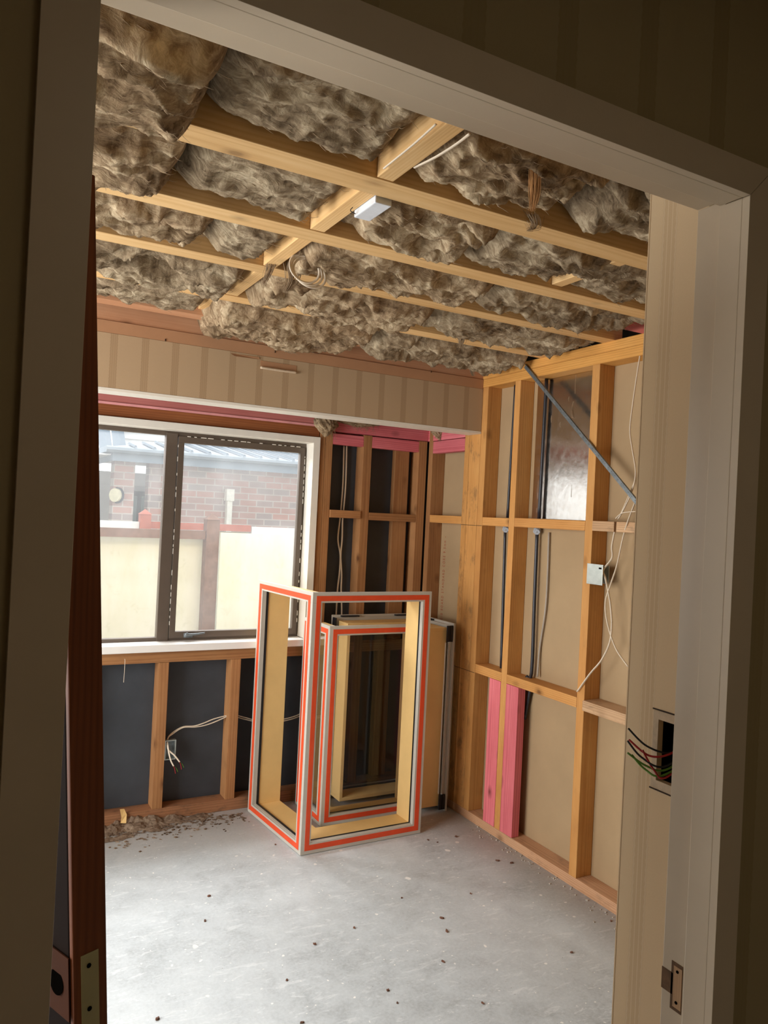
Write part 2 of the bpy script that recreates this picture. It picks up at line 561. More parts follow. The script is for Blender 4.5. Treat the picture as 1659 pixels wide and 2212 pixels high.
def glass(name, tint=(1, 1, 1, 1), dirt=0.03, refl=0.06):
    t = NT(name)
    for x in list(t.t.nodes):
        if x.type == 'BSDF_PRINCIPLED': t.t.nodes.remove(x)
    tr = t.n('ShaderNodeBsdfTransparent'); tr.inputs[0].default_value = tint
    gl = t.n('ShaderNodeBsdfGlossy'); gl.inputs['Roughness'].default_value = 0.02
    df = t.n('ShaderNodeBsdfTranslucent'); df.inputs[0].default_value = (1, 1, 1, 1)
    m1 = t.n('ShaderNodeMixShader'); m2 = t.n('ShaderNodeMixShader')
    lw = t.n('ShaderNodeFresnel'); lw.inputs[0].default_value = 1.35
    t.l(t.math('MULTIPLY', lw.outputs[0], refl*16), m1.inputs[0])
    t.l(tr.outputs[0], m1.inputs[1]); t.l(gl.outputs[0], m1.inputs[2])
    t.l(t.math('MULTIPLY', t.noise(t.coord(rnd=False), 3.0, 4), dirt*2), m2.inputs[0])
    t.l(m1.outputs[0], m2.inputs[1]); t.l(df.outputs[0], m2.inputs[2])
    t.l(m2.outputs[0], t.out.inputs[0])
    return t.m


M['glass'] = glass('window_glass_hazy', (1, 1, 1, 1), 0.034, 0.03)
M['glass_unit'] = glass('double_glazing', (0.93, 0.93, 0.935, 1), 0.002, 0.04)
M['glass_clear'] = glass('clear_glazing', (0.96, 0.965, 0.965, 1), 0.002, 0.03)

# ------------------------------------------------------------------ the room shell
XR, YF = 2.43, 3.92        # faces of the right and far framing
CEIL = 2.41                # underside of the ceiling joists
XL = -1.45


def struct(name, mb, m, parent=None, **k):
    o = mb.build(name, m, parent, **k)
    if parent is None: o['kind'] = 'structure'
    return o


struct('floor', MB().box(-1.6, 2.75, -1.1, 4.03, -0.12, 0.0), M['floor'])
# plasterboard behind the right framing
struct('wall_right', MB().box(2.521, 2.535, 0.76, 4.01, 0.0, 2.43), M['cover'])
# building paper behind the far framing, in pieces around the window
mb = MB()
WX0, WX1, WZ0, WZ1 = -0.62, 1.705, 0.855, 2.02
mb.box(XL, 2.521, 4.012, 4.022, 0.0, WZ0).box(WX1, 2.521, 4.012, 4.022, WZ0, 2.42)
mb.box(XL, WX0, 4.012, 4.022, WZ0, 2.42).box(WX0, WX1, 4.012, 4.022, WZ1, 2.42)
struct('wall_far', mb, M['paper'])
# exterior cladding skin behind the paper
mb = MB()
mb.box(-1.6, 2.6, 4.06, 4.12, -0.25, WZ0-0.02).box(WX1, 2.6, 4.06, 4.12, WZ0-0.02, 2.6)
mb.box(-1.6, WX0, 4.06, 4.12, WZ0-0.02, 2.6).box(WX0, WX1, 4.06, 4.12, WZ1+0.02, 2.6)
struct('wall_exterior', mb, M['cream'])
# unseen left wall; its wide opening is made up to admit the fill light
mb = MB()
mb.box(XL-0.1, XL, 0.76, 1.35, 0, 2.43).box(XL-0.1, XL, 3.35, 4.02, 0, 2.43)
mb.box(XL-0.1, XL, 1.35, 3.35, 0, 0.25).box(XL-0.1, XL, 1.35, 3.35, 2.25, 2.43)
struct('wall_left', mb, M['cover'])
# wall with the doorway, hall side papered
DX0, DX1, DZ = 0.078, 0.894, 2.05
mb = MB()
mb.box(-1.45, DX0-0.02, 0.675, 0.757, 0, 2.43).box(DX1+0.035, 2.521, 0.675, 0.757, 0, 2.43)
mb.box(DX0-0.02, DX1+0.035, 0.675, 0.757, DZ+0.035, 2.43)
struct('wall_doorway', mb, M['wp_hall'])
# hall shell
struct('wall_hall_back', MB().box(-0.8, 2.0, -1.0, -0.95, 0, 2.43), M['hallwhite'])
struct('wall_hall_left', MB().box(-0.8, -0.75, -0.95, 0.665, 0, 2.43), M['hallwhite'])
struct('wall_hall_right', MB().box(1.95, 2.0, -0.95, 0.665, 0, 2.43), M['hallwhite'])
struct('ceiling_hall', MB().box(-0.8, 2.0, -1.0, 0.757, 2.41, 2.44), M['hallwhite'])
# dark roof underlay above the joists, closing the roof space
mb = MB()
mb.box(-1.6, 2.7, 0.7, 4.06, 2.80, 2.82).box(-1.6, -1.56, 0.7, 4.06, 2.42, 2.8).box(2.66, 2.7, 0.7, 4.06, 2.42, 2.8)
mb.box(-1.6, 2.7, 0.66, 0.7, 2.43, 2.8).box(-1.6, 2.7, 4.03, 4.06, 2.42, 2.8)
struct('ceiling', mb, M['dark'])

# ---- wall end (return) with striped paper just inside the doorway, right
SX, SY0, SY1 = 0.95, 0.757, 0.886
hy0, hy1, hz0, hz1 = 0.775, 0.822, 1.215, 1.308     # cut-out for the switch box
rt = empty('wall_return', (1.0, 0.82, 0), kind='structure')
mb = MB()
t_ = 0.010
mb.box(SX, SX+t_, SY0, hy0, 0, 2.41).box(SX, SX+t_, hy1, SY1, 0, 2.41)
mb.box(SX, SX+t_, hy0, hy1, 0, hz0).box(SX, SX+t_, hy0, hy1, hz1, 2.41)
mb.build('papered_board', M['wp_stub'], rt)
MB().box(SX-0.0006, SX+0.013, SY1, SY1+0.0022, 0, 2.41).build('board_edge', M['wp_stub'], rt)
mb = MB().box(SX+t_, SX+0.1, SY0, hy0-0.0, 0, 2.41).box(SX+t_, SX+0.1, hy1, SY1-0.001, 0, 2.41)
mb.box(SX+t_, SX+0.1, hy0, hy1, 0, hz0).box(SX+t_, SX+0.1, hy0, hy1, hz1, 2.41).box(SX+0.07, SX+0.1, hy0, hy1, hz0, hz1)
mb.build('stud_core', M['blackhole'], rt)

# ---- door frame: jamb with rebate, architraves
tr = empty('door_1', (0.5, 0.7, 0), kind='structure')
def jamb(x, s):   # s=+1: right jamb (material to +x), -1: left
    mb = MB()
    mb.box(min(x, x+s*0.035), max(x, x+s*0.035), 0.6755, 0.711, 0, DZ)
    a = x+s*0.012
    mb.box(min(a, x+s*0.035), max(a, x+s*0.035), 0.711, 0.757, 0, DZ+0.012)
    return mb
jr = jamb(DX1, 1).build('jamb', M['cream'], tr, bevel=0.0012)
jamb(DX0, -1).build('jamb', M['cream'], tr, bevel=0.0012)
mb = MB().box(DX0, DX1, 0.6755, 0.711, DZ, DZ+0.035).box(DX0-0.0115, DX1+0.0115, 0.711, 0.757, DZ+0.012, DZ+0.035)
mb.build('head', M['cream'], tr, bevel=0.0012)
# strike-plate recess worn into the right rebate
ar = DX1+0.012
mb = MB().box(ar-0.0006, ar+0.0005, 0.722, 0.741, 0.925, 0.992).box(ar-0.0006, ar+0.0005, 0.738, 0.7574, 0.945, 0.975)
o = mb.build('strike_recess', plain('raw_wood_recess', '#6b5038', 0.85, var=0.35, scale=60), jr)
mb = MB().box(ar-0.0012, ar, 0.7225, 0.7365, 0.93, 0.987)
mb.build('strike_plate', M['old'], jr)
mb = MB()
for z in (0.938, 0.981):
    MB().tube([(ar-0.002, 0.73, z), (ar-0.001, 0.73, z)], 0.0022).build('screw_hole', M['blackhole'], jr)

def arch(name, pts, label=None):
    mb = MB().prism([(x, 0.664, z) for x, z in pts], (0, 0.0114, 0))
    o = mb.build(name, M['cream'], None, bevel=0.0004)
    o['kind'] = 'structure'
    return o
W = 0.044
arch('trim_1', [(DX0, 0), (DX0, DZ), (DX0-W, DZ+W), (DX0-W, 0)])
arch('trim_2', [(DX1, 0), (DX1, DZ-0.001), (DX1+W, DZ+W-0.001), (DX1+W, 0)])
arch('trim_3', [(DX0, DZ), (DX1, DZ), (DX1+W, DZ+W), (DX0-W, DZ+W)])

# ---- door leaf standing inside the room on the left
leaf = empty('door_leaf', (0.235, 1.02, 0), 'reddish brown stained door leaf standing on edge just inside the left jamb', 'door')
dd = Vector((-0.39, 0.92, 0)).normalized()
nn = Vector((0.92, 0.39, 0)).normalized()
upv = Vector((-0.062, 0.0, 0.998)).normalized()
def leafbox(mb, a0, a1, n0, n1, z0, z1):
    o = Vector((0.2485, 1.02, 0.0))
    vs = [o+dd*a+nn*n+upv*z for z in (z0, z1) for n in (n0, n1) for a in (a0, a1)]
    return mb.add(vs, [(0, 2, 3, 1), (4, 5, 7, 6), (0, 1, 5, 4), (2, 6, 7, 3), (0, 4, 6, 2), (1, 3, 7, 5)])
leafbox(MB(), 0.009, 0.72, -0.046, 0, 0.012, 2.012).build('door_panel', plain('shade_dark_door_face', '#150a05', 0.8, spec=0.05, var=0.2), leaf, bevel=0.002)  # shade on the hall-facing side is painted in as a near-black colour
leafbox(MB(), 0, 0.0085, -0.046, 0, 0.012, 2.012).build('edge_lipping', M['leaf'], leaf, bevel=0.002)
leafbox(MB(), -0.001, 0.001, -0.036, -0.012, 0.86, 1.035).build('latch_recess', plain('bare_latch_recess', '#8b8566', 0.7), leaf)
mb = MB()
for z in (1.02, 0.965):
    q = Vector((0.2485, 1.02, 0))+dd*(-0.0015)+nn*(-0.026)+upv*z
    MB().tube([q, q-dd*0.001], 0.003).build('screw_hole', M['blackhole'], leaf)
leafbox(MB(), 0.006, 0.062, -0.0492, -0.0475, 0.955, 1.035).build('handle_patch', plain('unstained_patch', '#3d1d08', 0.8, spec=0.1), leaf)
q = Vector((0.2485, 1.02, 0))+dd*0.034-nn*0.0493+upv*0.995
MB().tube([q, q-nn*0.0006], 0.016, seg=20).build('knob_hole', M['blackhole'], leaf)

# ------------------------------------------------------------------ ceiling joists
JY = [(1.225, 1.315), (1.635, 1.723), (2.042, 2.126), (2.436, 2.512), (2.850, 2.932)]
where = ['hidden behind the door head', 'nearest of the ceiling joists, right behind the door head', 'second ceiling joist in from the door head',
         'third ceiling joist in, ending over the stud wall plate', 'fourth ceiling joist in, the shortest one seen before the bulkhead']
for i, (a, b) in enumerate(JY):
    if i == 0: continue
    x1 = 2.50 if i < 3 else 2.475
    timber('ceiling_joist', -1.44, x1, a, b, CEIL, CEIL+0.09, M['joist'], 'pale pine ' + where[i], 'joist', 'pine joists across the ceiling')
timber('ceiling_joist', -1.44, 2.50, JY[0][0], JY[0][1], CEIL, CEIL+0.09, M['joist'], 'pale pine joist above the door head, hidden from view', 'joist', 'pine joists across the ceiling')
# short crossing nogs between the joists at x 0.83-0.875
cn = ['above the door head with a white cable each side', 'beside the small white plastic block', 'just above the coil of white cable', 'between third and fourth ceiling joists', 'short stub behind the fourth ceiling joist']
spans = [(1.317, 1.633), (1.725, 2.040), (2.128, 2.434), (2.514, 2.848), (2.934, 3.25)]
for i, (a, b) in enumerate(spans):
    timber('ceiling_nog', 0.83, 0.875, a, b, CEIL+0.002+(0.03 if i > 3 else 0), CEIL+0.088, M['joist'], 'short golden pine cross piece ' + cn[i], 'timber nog', 'cross pieces between joists')
xq = float(P(1345, 575, 2, 2.41)[0])
timber('ceiling_nog', xq-0.022, xq+0.022, 1.725, 2.04, CEIL+0.012, CEIL+0.088, M['joist'], 'pine cross piece mostly buried in wool, near the papered wall end', 'timber nog', 'cross pieces between joists')
# beam over the bulkhead
timber('ceiling_beam', -1.44, 2.44, 3.392, 3.437, 2.366, 2.455, M['pinkish'], 'long pinkish pine beam lying over the wallpapered bulkhead', 'beam')
timber('ceiling_beam', -1.44, 2.45, 3.25, 3.33, CEIL+0.006, CEIL+0.08, M['pinkish'], 'greenish brown beam edge just above the bulkhead beam, half under insulation', 'beam')

# ------------------------------------------------------------------ right stud wall
Z1 = 2.32
timber('top_plate', XR, XR+0.09, 0.80, 3.90, 2.32, 2.365, M['plate'], 'lower orange pine top plate running over the right wall studs', 'timber plate')
timber('top_plate', XR, XR+0.09, 0.80, 3.90, 2.3655, 2.41, M['plate'], 'upper pine top plate of the right wall, carrying the joist ends', 'timber plate')
timber('bottom_plate', XR, XR+0.09, 0.80, 3.92, 0, 0.045, M['bottom'], 'pine bottom plate along the foot of the right stud wall', 'timber plate')


def stud(y0, y1, lab, m='stud', x0=XR, x1=XR+0.09, z0=0.045, z1=Z1, name='wall_stud', group='studs of the right wall'):
    return timber(name, x0, x1, y0, y1, z0, z1, M[m], lab, 'wall stud', group)


stud(3.868, 3.912, 'pine stud in the far right corner of the right wall', 'far_stud')
s1 = (3.492, 3.535); s2 = (3.388, 3.490); s3 = (3.338, 3.386)
stud(*s1, 'left board of the three stud pack at the end of the bulkhead', 'stud_dirty')
pack = stud(*s2, 'wide dirt-marked middle board of the three stud pack below the bulkhead end', 'stud_dirty')
stud(*s3, 'right board of the three stud pack under the bulkhead end')
stud(3.066, 3.110, 'pine stud with the two pink blocks nailed to its foot')
stud(2.516, 2.562, 'pine stud to the right of the silver foil sheet')
stud(1.98, 2.025, 'pine stud hidden behind the papered wall end')
stud(1.44, 1.485, 'second pine stud hidden behind the papered wall end')
# marks: saw kerf lines across the pack
for z in (1.572, 0.783):
    MB().box(XR-0.0006, XR+0.002, 3.340, 3.534, z, z+0.0025).build('saw_line', M['mark'], pack)


def nog(y0, y1, z0, z1, lab, m='stud', x0=XR, x1=XR+0.09, group='nogs of the right wall'):
    return timber('wall_nog', x0, x1, y0, y1, z0, z1, M[m], lab, 'timber nog', group)


nog(3.536, 3.867, 1.576, 1.620, 'upper nog in the narrow alcove bay left of the three stud pack')
nog(3.111, 3.337, 1.576, 1.620, 'upper nog between the three stud pack and the next stud')
nog(2.563, 3.065, 1.578, 1.623, 'upper nog right under the silver foil sheet')
nog(2.385, 2.514, 1.580, 1.624, 'pinkish cut nog stub right of the foil bay, beside the cables', 'old', x0=XR-0.004, x1=XR+0.05)
nog(2.03, 2.372, 1.580, 1.624, 'splintered nog half behind the papered wall end', 'old', x0=XR-0.004)
nog(3.536, 3.867, 0.787, 0.833, 'lower nog of the alcove bay behind the aluminium corner frame')
nog(3.111, 3.337, 0.787, 0.833, 'lower nog dusted white beside the three stud pack')
nog(2.563, 3.065, 0.787, 0.833, 'long lower nog over the right pink block')
nog(2.03, 2.514, 0.787, 0.833, 'rough weathered lower nog disappearing behind the papered wall end', 'old', x0=XR-0.012)
for a, b, lab in ((3.536, 3.867, 'shaded pink board crossing the alcove bay on the right wall'),):
    timber('wall_nog', XR, XR+0.045, a, b, 1.987, 2.058, M['pink'], 'pink treated board across the alcove bay of the right wall', 'timber nog')
    timber('wall_nog', XR, XR+0.045, a-0.0, b+0.142, 2.062, 2.15, M['pink'], 'pink treated board above the other pink one in the alcove corner', 'timber nog')
# pink blocks
timber('pink_block', XR-0.001, XR+0.044, 3.112, 3.205, 0.046, 0.786, M['pink'], 'pink treated block left of its stud, standing on the bottom plate', 'timber block')
timber('pink_block', XR-0.001, XR+0.044, 2.968, 3.064, 0.046, 0.786, M['pink'], 'pink treated block with a big knot, right of its stud', 'timber block')

# ------------------------------------------------------------------ far wall framing
FG = 'studs of the far wall'
timber('bottom_plate', -1.44, 2.425, YF, YF+0.09, 0, 0.06, M['bottom_dark'], 'dusty pine bottom plate under the window wall', 'timber plate')
timber('sill_trimmer', -0.9, 1.718, YF, YF+0.09, 0.803, 0.856, M['far_stud'], 'orange pine trimmer directly under the white window sill', 'timber plate')
def fstud(x0, x1, z0, z1, lab, y0=YF, y1=YF+0.09, m='far_stud'):
    return timber('wall_stud', x0, x1, y0, y1, z0, z1, M[m], lab, 'wall stud', FG)
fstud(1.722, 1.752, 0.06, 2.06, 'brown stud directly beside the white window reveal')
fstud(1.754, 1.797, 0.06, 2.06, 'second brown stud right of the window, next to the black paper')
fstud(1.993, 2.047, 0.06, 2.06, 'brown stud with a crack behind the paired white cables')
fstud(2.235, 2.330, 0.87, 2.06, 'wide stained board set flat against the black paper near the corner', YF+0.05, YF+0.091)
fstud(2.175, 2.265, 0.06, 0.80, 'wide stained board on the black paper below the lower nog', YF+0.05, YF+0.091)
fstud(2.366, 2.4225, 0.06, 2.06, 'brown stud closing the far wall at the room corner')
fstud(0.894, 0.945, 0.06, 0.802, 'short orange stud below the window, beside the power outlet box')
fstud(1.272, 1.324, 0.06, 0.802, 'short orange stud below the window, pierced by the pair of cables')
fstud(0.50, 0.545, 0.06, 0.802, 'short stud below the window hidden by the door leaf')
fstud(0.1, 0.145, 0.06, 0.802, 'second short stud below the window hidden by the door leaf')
def fnog(x0, x1, z0, z1, lab, m='far_stud', y0=YF, y1=YF+0.09):
    return timber('wall_nog', x0, x1, y0, y1, z0, z1, M[m], lab, 'timber nog', 'nogs of the far wall')
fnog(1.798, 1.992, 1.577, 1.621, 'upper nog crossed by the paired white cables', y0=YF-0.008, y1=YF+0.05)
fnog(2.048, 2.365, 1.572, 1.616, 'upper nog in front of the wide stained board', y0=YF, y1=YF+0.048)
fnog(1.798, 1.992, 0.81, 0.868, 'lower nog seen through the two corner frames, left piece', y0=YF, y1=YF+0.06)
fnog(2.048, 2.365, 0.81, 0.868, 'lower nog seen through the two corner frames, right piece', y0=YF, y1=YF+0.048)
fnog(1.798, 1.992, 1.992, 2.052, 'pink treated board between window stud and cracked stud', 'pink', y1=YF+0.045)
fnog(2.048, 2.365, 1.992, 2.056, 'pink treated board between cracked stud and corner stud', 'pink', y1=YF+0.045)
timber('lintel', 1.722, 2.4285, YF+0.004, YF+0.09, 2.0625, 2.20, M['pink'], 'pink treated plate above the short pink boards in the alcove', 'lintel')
timber('lintel', -1.0, 1.718, YF, YF+0.09, 2.088, 2.22, M['red'], 'long red lintel beam above the window', 'lintel')
MB().box(-1.0, 1.718, YF-0.006, YF-0.0005, 2.079, 2.0905).build('lintel_edge', plain('pink_edge', '#f0a5a5', 0.7), None)
tag(bpy.data.objects['lintel_edge'], 'bright pink edge line under the red lintel beam', 'timber edge')
timber('lintel', -1.0, 1.718, YF+0.012, YF+0.09, 2.024, 2.081, M['lintel_brown'], 'brown timber packer between red lintel and window head', 'lintel')
timber('top_plate', -1.44, 2.425, YF, YF+0.09, 2.32, 2.41, M['far_stud'], 'top plate of the far wall behind the bulkhead', 'timber plate')

# ------------------------------------------------------------------ window_1
w1 = empty('window_1', (0.5, 4.0, WZ0), kind='structure')
mb = MB()   # white timber reveal: head and sides
mb.box(1.676, 1.716, YF-0.012, 4.06, 0.90, 2.02).box(WX0-0.03, 1.676, YF-0.012, 4.06, 1.985, 2.02)
mb.box(WX0-0.03, WX0+0.01, YF-0.012, 4.06, 0.90, 1.985)
mb.build('window_reveal', M['white'], w1, bevel=0.0015)
MB().box(WX0-0.03, 1.73, YF-0.022, 4.06, 0.860, 0.897).build('window_sill', M['sill'], w1, bevel=0.003)
fy0, fy1 = 4.01, 4.05
mb = MB()
mb.box(WX0+0.01, 1.676, fy0, fy1, 1.963, 1.985).box(WX0+0.01, 1.676, fy0, fy1, 0.897, 0.915)
mb.box(1.664, 1.676, fy0, fy1, 0.915, 1.963).box(WX0+0.01, WX0+0.03, fy0, fy1, 0.915, 1.963)
mb.box(0.893, 0.951, fy0-0.008, fy1, 0.897, 1.975).box(0.12, 0.16, fy0-0.008, fy1, 0.897, 1.975)
mb.build('window_frame', M['bronze'], w1, bevel=0.0015)
mb = MB()   # opening sash
mb.box(0.955, 1.662, fy0-0.014, fy0+0.02, 1.930, 1.962).box(0.955, 1.662, fy0-0.014, fy0+0.02, 0.912, 0.945)
mb.box(0.955, 0.985, fy0-0.014, fy0+0.02, 0.945, 1.930).box(1.636, 1.662, fy0-0.014, fy0+0.02, 0.945, 1.930)
sash = mb.build('window_sash', M['bronze'], w1, bevel=0.0015)
mb = MB()
rr = random.Random(3)
for k in range(26):
    z = 0.98+k*0.037
    if rr.random() < 0.75:
        mb.box(0.9525, 0.9550, fy0-0.0145, fy0-0.012, z, z+rr.uniform(0.01, 0.03))
    if rr.random() < 0.7:
        mb.box(1.6625, 1.6655, fy0-0.0145, fy0-0.002, z, z+rr.uniform(0.008, 0.03))
for k in range(18):
    x = 1.0+k*0.036
    if rr.random() < 0.7: mb.box(x, x+rr.uniform(0.008, 0.03), fy0-0.0145, fy0-0.004, 1.9622, 1.9655)
mb.build('torn_seal', M['white'], sash)
MB().box(0.985, 1.636, fy0+0.004, fy0+0.008, 0.945, 1.930).build('window_pane', M['glass'], sash)
MB().box(0.16, 0.893, fy0+0.018, fy0+0.022, 0.915, 1.963).build('window_pane', M['glass'], w1)
MB().box(WX0+0.03, 0.12, fy0+0.018, fy0+0.022, 0.915, 1.963).build('window_pane', M['glass'], w1)
hc = P(405, 1387, 1, fy0-0.02)
mb = MB().obox((hc[0], fy0-0.022, 0.925), (0.022, 0, 0), (0, 0.008, 0), (0, 0, 0.010))
mb.tube([(hc[0]-0.012, fy0-0.034, 0.936), (hc[0]+0.01, fy0-0.038, 0.931), (hc[0]+0.085, fy0-0.036, 0.938)], 0.0065, taper=(1.3, 0.6))
mb.tube([(hc[0]-0.012, fy0-0.024, 0.93), (hc[0]-0.012, fy0-0.042, 0.932)], 0.009)
mb.build('window_latch', M['steel'], sash, smooth=True)

# ------------------------------------------------------------------ bulkhead box
bk = empty('bulkhead', (0.5, 3.45, 2.07), 'wallpapered bulkhead box hanging below the ceiling in front of the window', 'bulkhead')
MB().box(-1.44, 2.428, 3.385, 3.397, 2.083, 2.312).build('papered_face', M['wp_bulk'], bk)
MB().box(-1.44, 2.428, 3.386, 3.398, 2.313, 2.364).build('bare_strip', M['mdfbrown'], bk)
MB().box(-1.44, 2.428, 3.384, 3.50, 2.070, 2.082).build('underside', M['white'], bk)
MB().box(-1.44, 2.428, 3.488, 3.50, 2.083, 2.36).build('back_board', M['cover'], bk)
mb = MB()
p = P(562, 790, 1, 3.385); q = P(640, 800, 1, 3.385)
mb.add([(p[0], 3.3835, 2.255), (q[0], 3.3835, 2.255), (q[0], 3.3835, 2.29), (p[0], 3.3835, 2.29), (p[0], 3.3843, 2.255), (q[0], 3.3843, 2.255), (q[0], 3.3843, 2.29), (p[0], 3.3843, 2.29)],
       [(0, 1, 2, 3), (7, 6, 5, 4), (0, 4, 5, 1), (1, 5, 6, 2), (2, 6, 7, 3), (3, 7, 4, 0)])
mb.build('bare_patch', M['mdfbrown'], bk)
MB().tube([(p[0], 3.378, 2.257), ((p[0]+q[0])/2, 3.376, 2.256), (q[0], 3.378, 2.257)], 0.006, seg=10).build('paper_curl', M['rawgib'], bk, smooth=True)
a = P(497, 763, 1, 3.384); b = P(560, 772, 1, 3.384)
MB().add([(a[0], 3.381, a[2]), (b[0], 3.381, b[2]), (b[0], 3.381, b[2]-0.010), (a[0]+0.02, 3.374, a[2]-0.012)], [(0, 1, 2, 3)]).build('paper_tear', M['mdfbrown'], bk)
mb = MB()
for u, v in ((357, 737), (594, 762), (931, 805)):
    c = P(u, v, 1, 3.385)
    MB().tube([(c[0], 3.384, c[2]), (c[0], 3.384, c[2]+0.01)], 0.002, seg=5).build('nail_mark', M['mark'], bk)

# ------------------------------------------------------------------ insulation batts
def perm(seed):
    r = np.random.RandomState(seed)
    p = r.permutation(256)
    return np.concatenate([p, p]), r.uniform(0, 2*np.pi, 256)


def perlin(x, y, tab):
    p, ang = tab
    xi, yi = np.floor(x).astype(int), np.floor(y).astype(int)
    xf, yf = x-xi, y-yi
    u = xf*xf*xf*(xf*(xf*6-15)+10)
    v = yf*yf*yf*(yf*(yf*6-15)+10)

    def gr(ix, iy, dx, dy):
        a = ang[p[(p[ix & 255]+iy) & 255]]
        return np.cos(a)*dx+np.sin(a)*dy
    n00 = gr(xi, yi, xf, yf); n10 = gr(xi+1, yi, xf-1, yf)
    n01 = gr(xi, yi+1, xf, yf-1); n11 = gr(xi+1, yi+1, xf-1, yf-1)
    return (n00*(1-u)+n10*u)*(1-v)+(n01*(1-u)+n11*u)*v


def fbm(x, y, tab, o=4, ridged=False):
    s, a = 0, 1.0
    for i in range(o):
        n = perlin(x*2**i+i*17.3, y*2**i-i*9.1, tab)
        s = s+a*((1-2*np.abs(n)) if ridged else n)
        a *= 0.5
    return s


def batt(x0, x1, y0, y1, label, seed, m='insul', base=2.455, droop=0.03, rough=1.0, overhang=0.0, group='glass wool batts between the joists', step=0.006, tilt=0.0, edge=0.035, holes=()):
    tab = perm(seed)
    nx, ny = max(8, int((x1-x0)/step)), max(8, int((y1-y0)/step))
    xs, ys = np.linspace(x0, x1, nx), np.linspace(y0, y1, ny)
    X, Y = np.meshgrid(xs, ys, indexing='ij')
    wx = X+0.05*fbm(X*6, Y*6, tab, 3)
    wy = Y+0.05*fbm(X*6+40, Y*6+7, tab, 3)
    big = fbm(wx*3.2, wy*6.0, tab, 2)
    fold = fbm(wx*3.2+wy*1.5+3, wy*9-wx*1.2+5, tab, 3, True)-0.9
    fold2 = fbm(wx*6+wy*4+9, wy*11+2, tab, 4, True)-0.9
    fine = fbm(wx*26, wy*60, tab, 3)
    ex = np.minimum(X-x0, x1-X)
    ey = np.minimum(Y-y0, y1-Y)
    prof = np.clip(ex/0.05, 0, 1)**0.5*np.clip(ey/0.05, 0, 1)**0.5
    Z = base-droop*prof-prof*(0.022*big+0.017*rough*fold+0.015*rough*fold2)*1.3-0.0025*fine+edge*(1-prof)
    Z = Z-tilt*(X-x0)/(x1-x0)
    for (hx, hy, hr, hd) in holes:
        d = np.sqrt(((wx-hx)/hr)**2+((wy-hy)/(hr*0.45))**2)
        Z = Z+hd*np.exp(-(d**4))
    if x1 > 2.4: Z = np.where(X > 2.38, np.maximum(Z, CEIL+0.006), Z)
    # lumpy plan outline along the two short ends
    jx = 0.02*fbm(Y*9, Y*3+seed, tab, 3)
    wgt = 1-np.clip(ex/0.08, 0, 1)
    X2 = X+jx*wgt
    top = 2.60
    n = nx*ny
    V = np.stack([X2.ravel(), Y.ravel(), Z.ravel()], 1)
    T = np.array([(x0, y0, top), (x1, y0, top), (x1, y1, top), (x0, y1, top)])
    idx = np.arange(n).reshape(nx, ny)
    F = np.stack([idx[:-1, :-1].ravel(), idx[:-1, 1:].ravel(), idx[1:, 1:].ravel(), idx[1:, :-1].ravel()], 1).tolist()
    a, b, c, d = n, n+1, n+2, n+3
    F.append(idx[:, 0].tolist()+[b, a]); F.append(idx[-1, :].tolist()+[c, b])
    F.append(idx[::-1, -1].tolist()+[d, c]); F.append(idx[0, ::-1].tolist()+[a, d])
    F.append([a, b, c, d])
    o0 = np.array([(x0+x1)/2, (y0+y1)/2, base])
    me = bpy.data.meshes.new('insulation_batt')
    me.from_pydata((np.vstack([V, T])-o0).tolist(), [], F)
    me.polygons.foreach_set('use_smooth', [True]*(len(F)-5)+[False]*5)
    me.materials.append(M[m])
    o = bpy.data.objects.new('insulation_batt', me)
    col.objects.link(o)
    o.location = o0
    tag(o, label, 'insulation', group)
    # loose fibres on its underside
    r = random.Random(seed)
    mb = MB()
    for k in range(int((x1-x0)*(y1-y0)*520)):
        i = r.randrange(2, nx-2); j = r.randrange(2, ny-2)
        p = Vector((X2[i, j], Y[i, j], Z[i, j]))
        a = r.gauss(-0.2, 0.7)
        L = r.uniform(0.012, 0.045)
        d = Vector((math.cos(a), math.sin(a)*0.6, 0))
        q = p+d*L*0.5+Vector((0, 0, -r.uniform(0.002, 0.008)))
        s = p+d*L+Vector((r.uniform(-0.006, 0.006), r.uniform(-0.006, 0.006), r.uniform(-0.012, 0.004)))
        mb.tube([p, q, s], r.uniform(0.0005, 0.0011), seg=3, sub=2, taper=(1.0, 0.4))
    if mb.v:
        f = mb.build('loose_fibres', M['fibre'], o, smooth=True)
        f['kind'] = 'stuff'
    return o


def wisp(parent, pts, r, m='fibre', name='hanging_tuft', n=7, spread=0.012, seed=1):
    rr = random.Random(seed)
    mb = MB()
    for k in range(n*5):
        off = Vector((rr.gauss(0, spread), rr.gauss(0, spread), rr.gauss(0, spread*0.3)))
        q = []
        for i, p in enumerate(pts):
            t = i/(len(pts)-1)
            q.append(Vector(p)+off*(1-t*0.75)+Vector((rr.gauss(0, 0.003), rr.gauss(0, 0.003), 0)))
        mb.tube(q, r*0.28*rr.uniform(0.5, 1.3), seg=4, sub=4, taper=(1.0, 0.15))
    o = mb.build(name, M[m], parent, smooth=True)
    return o


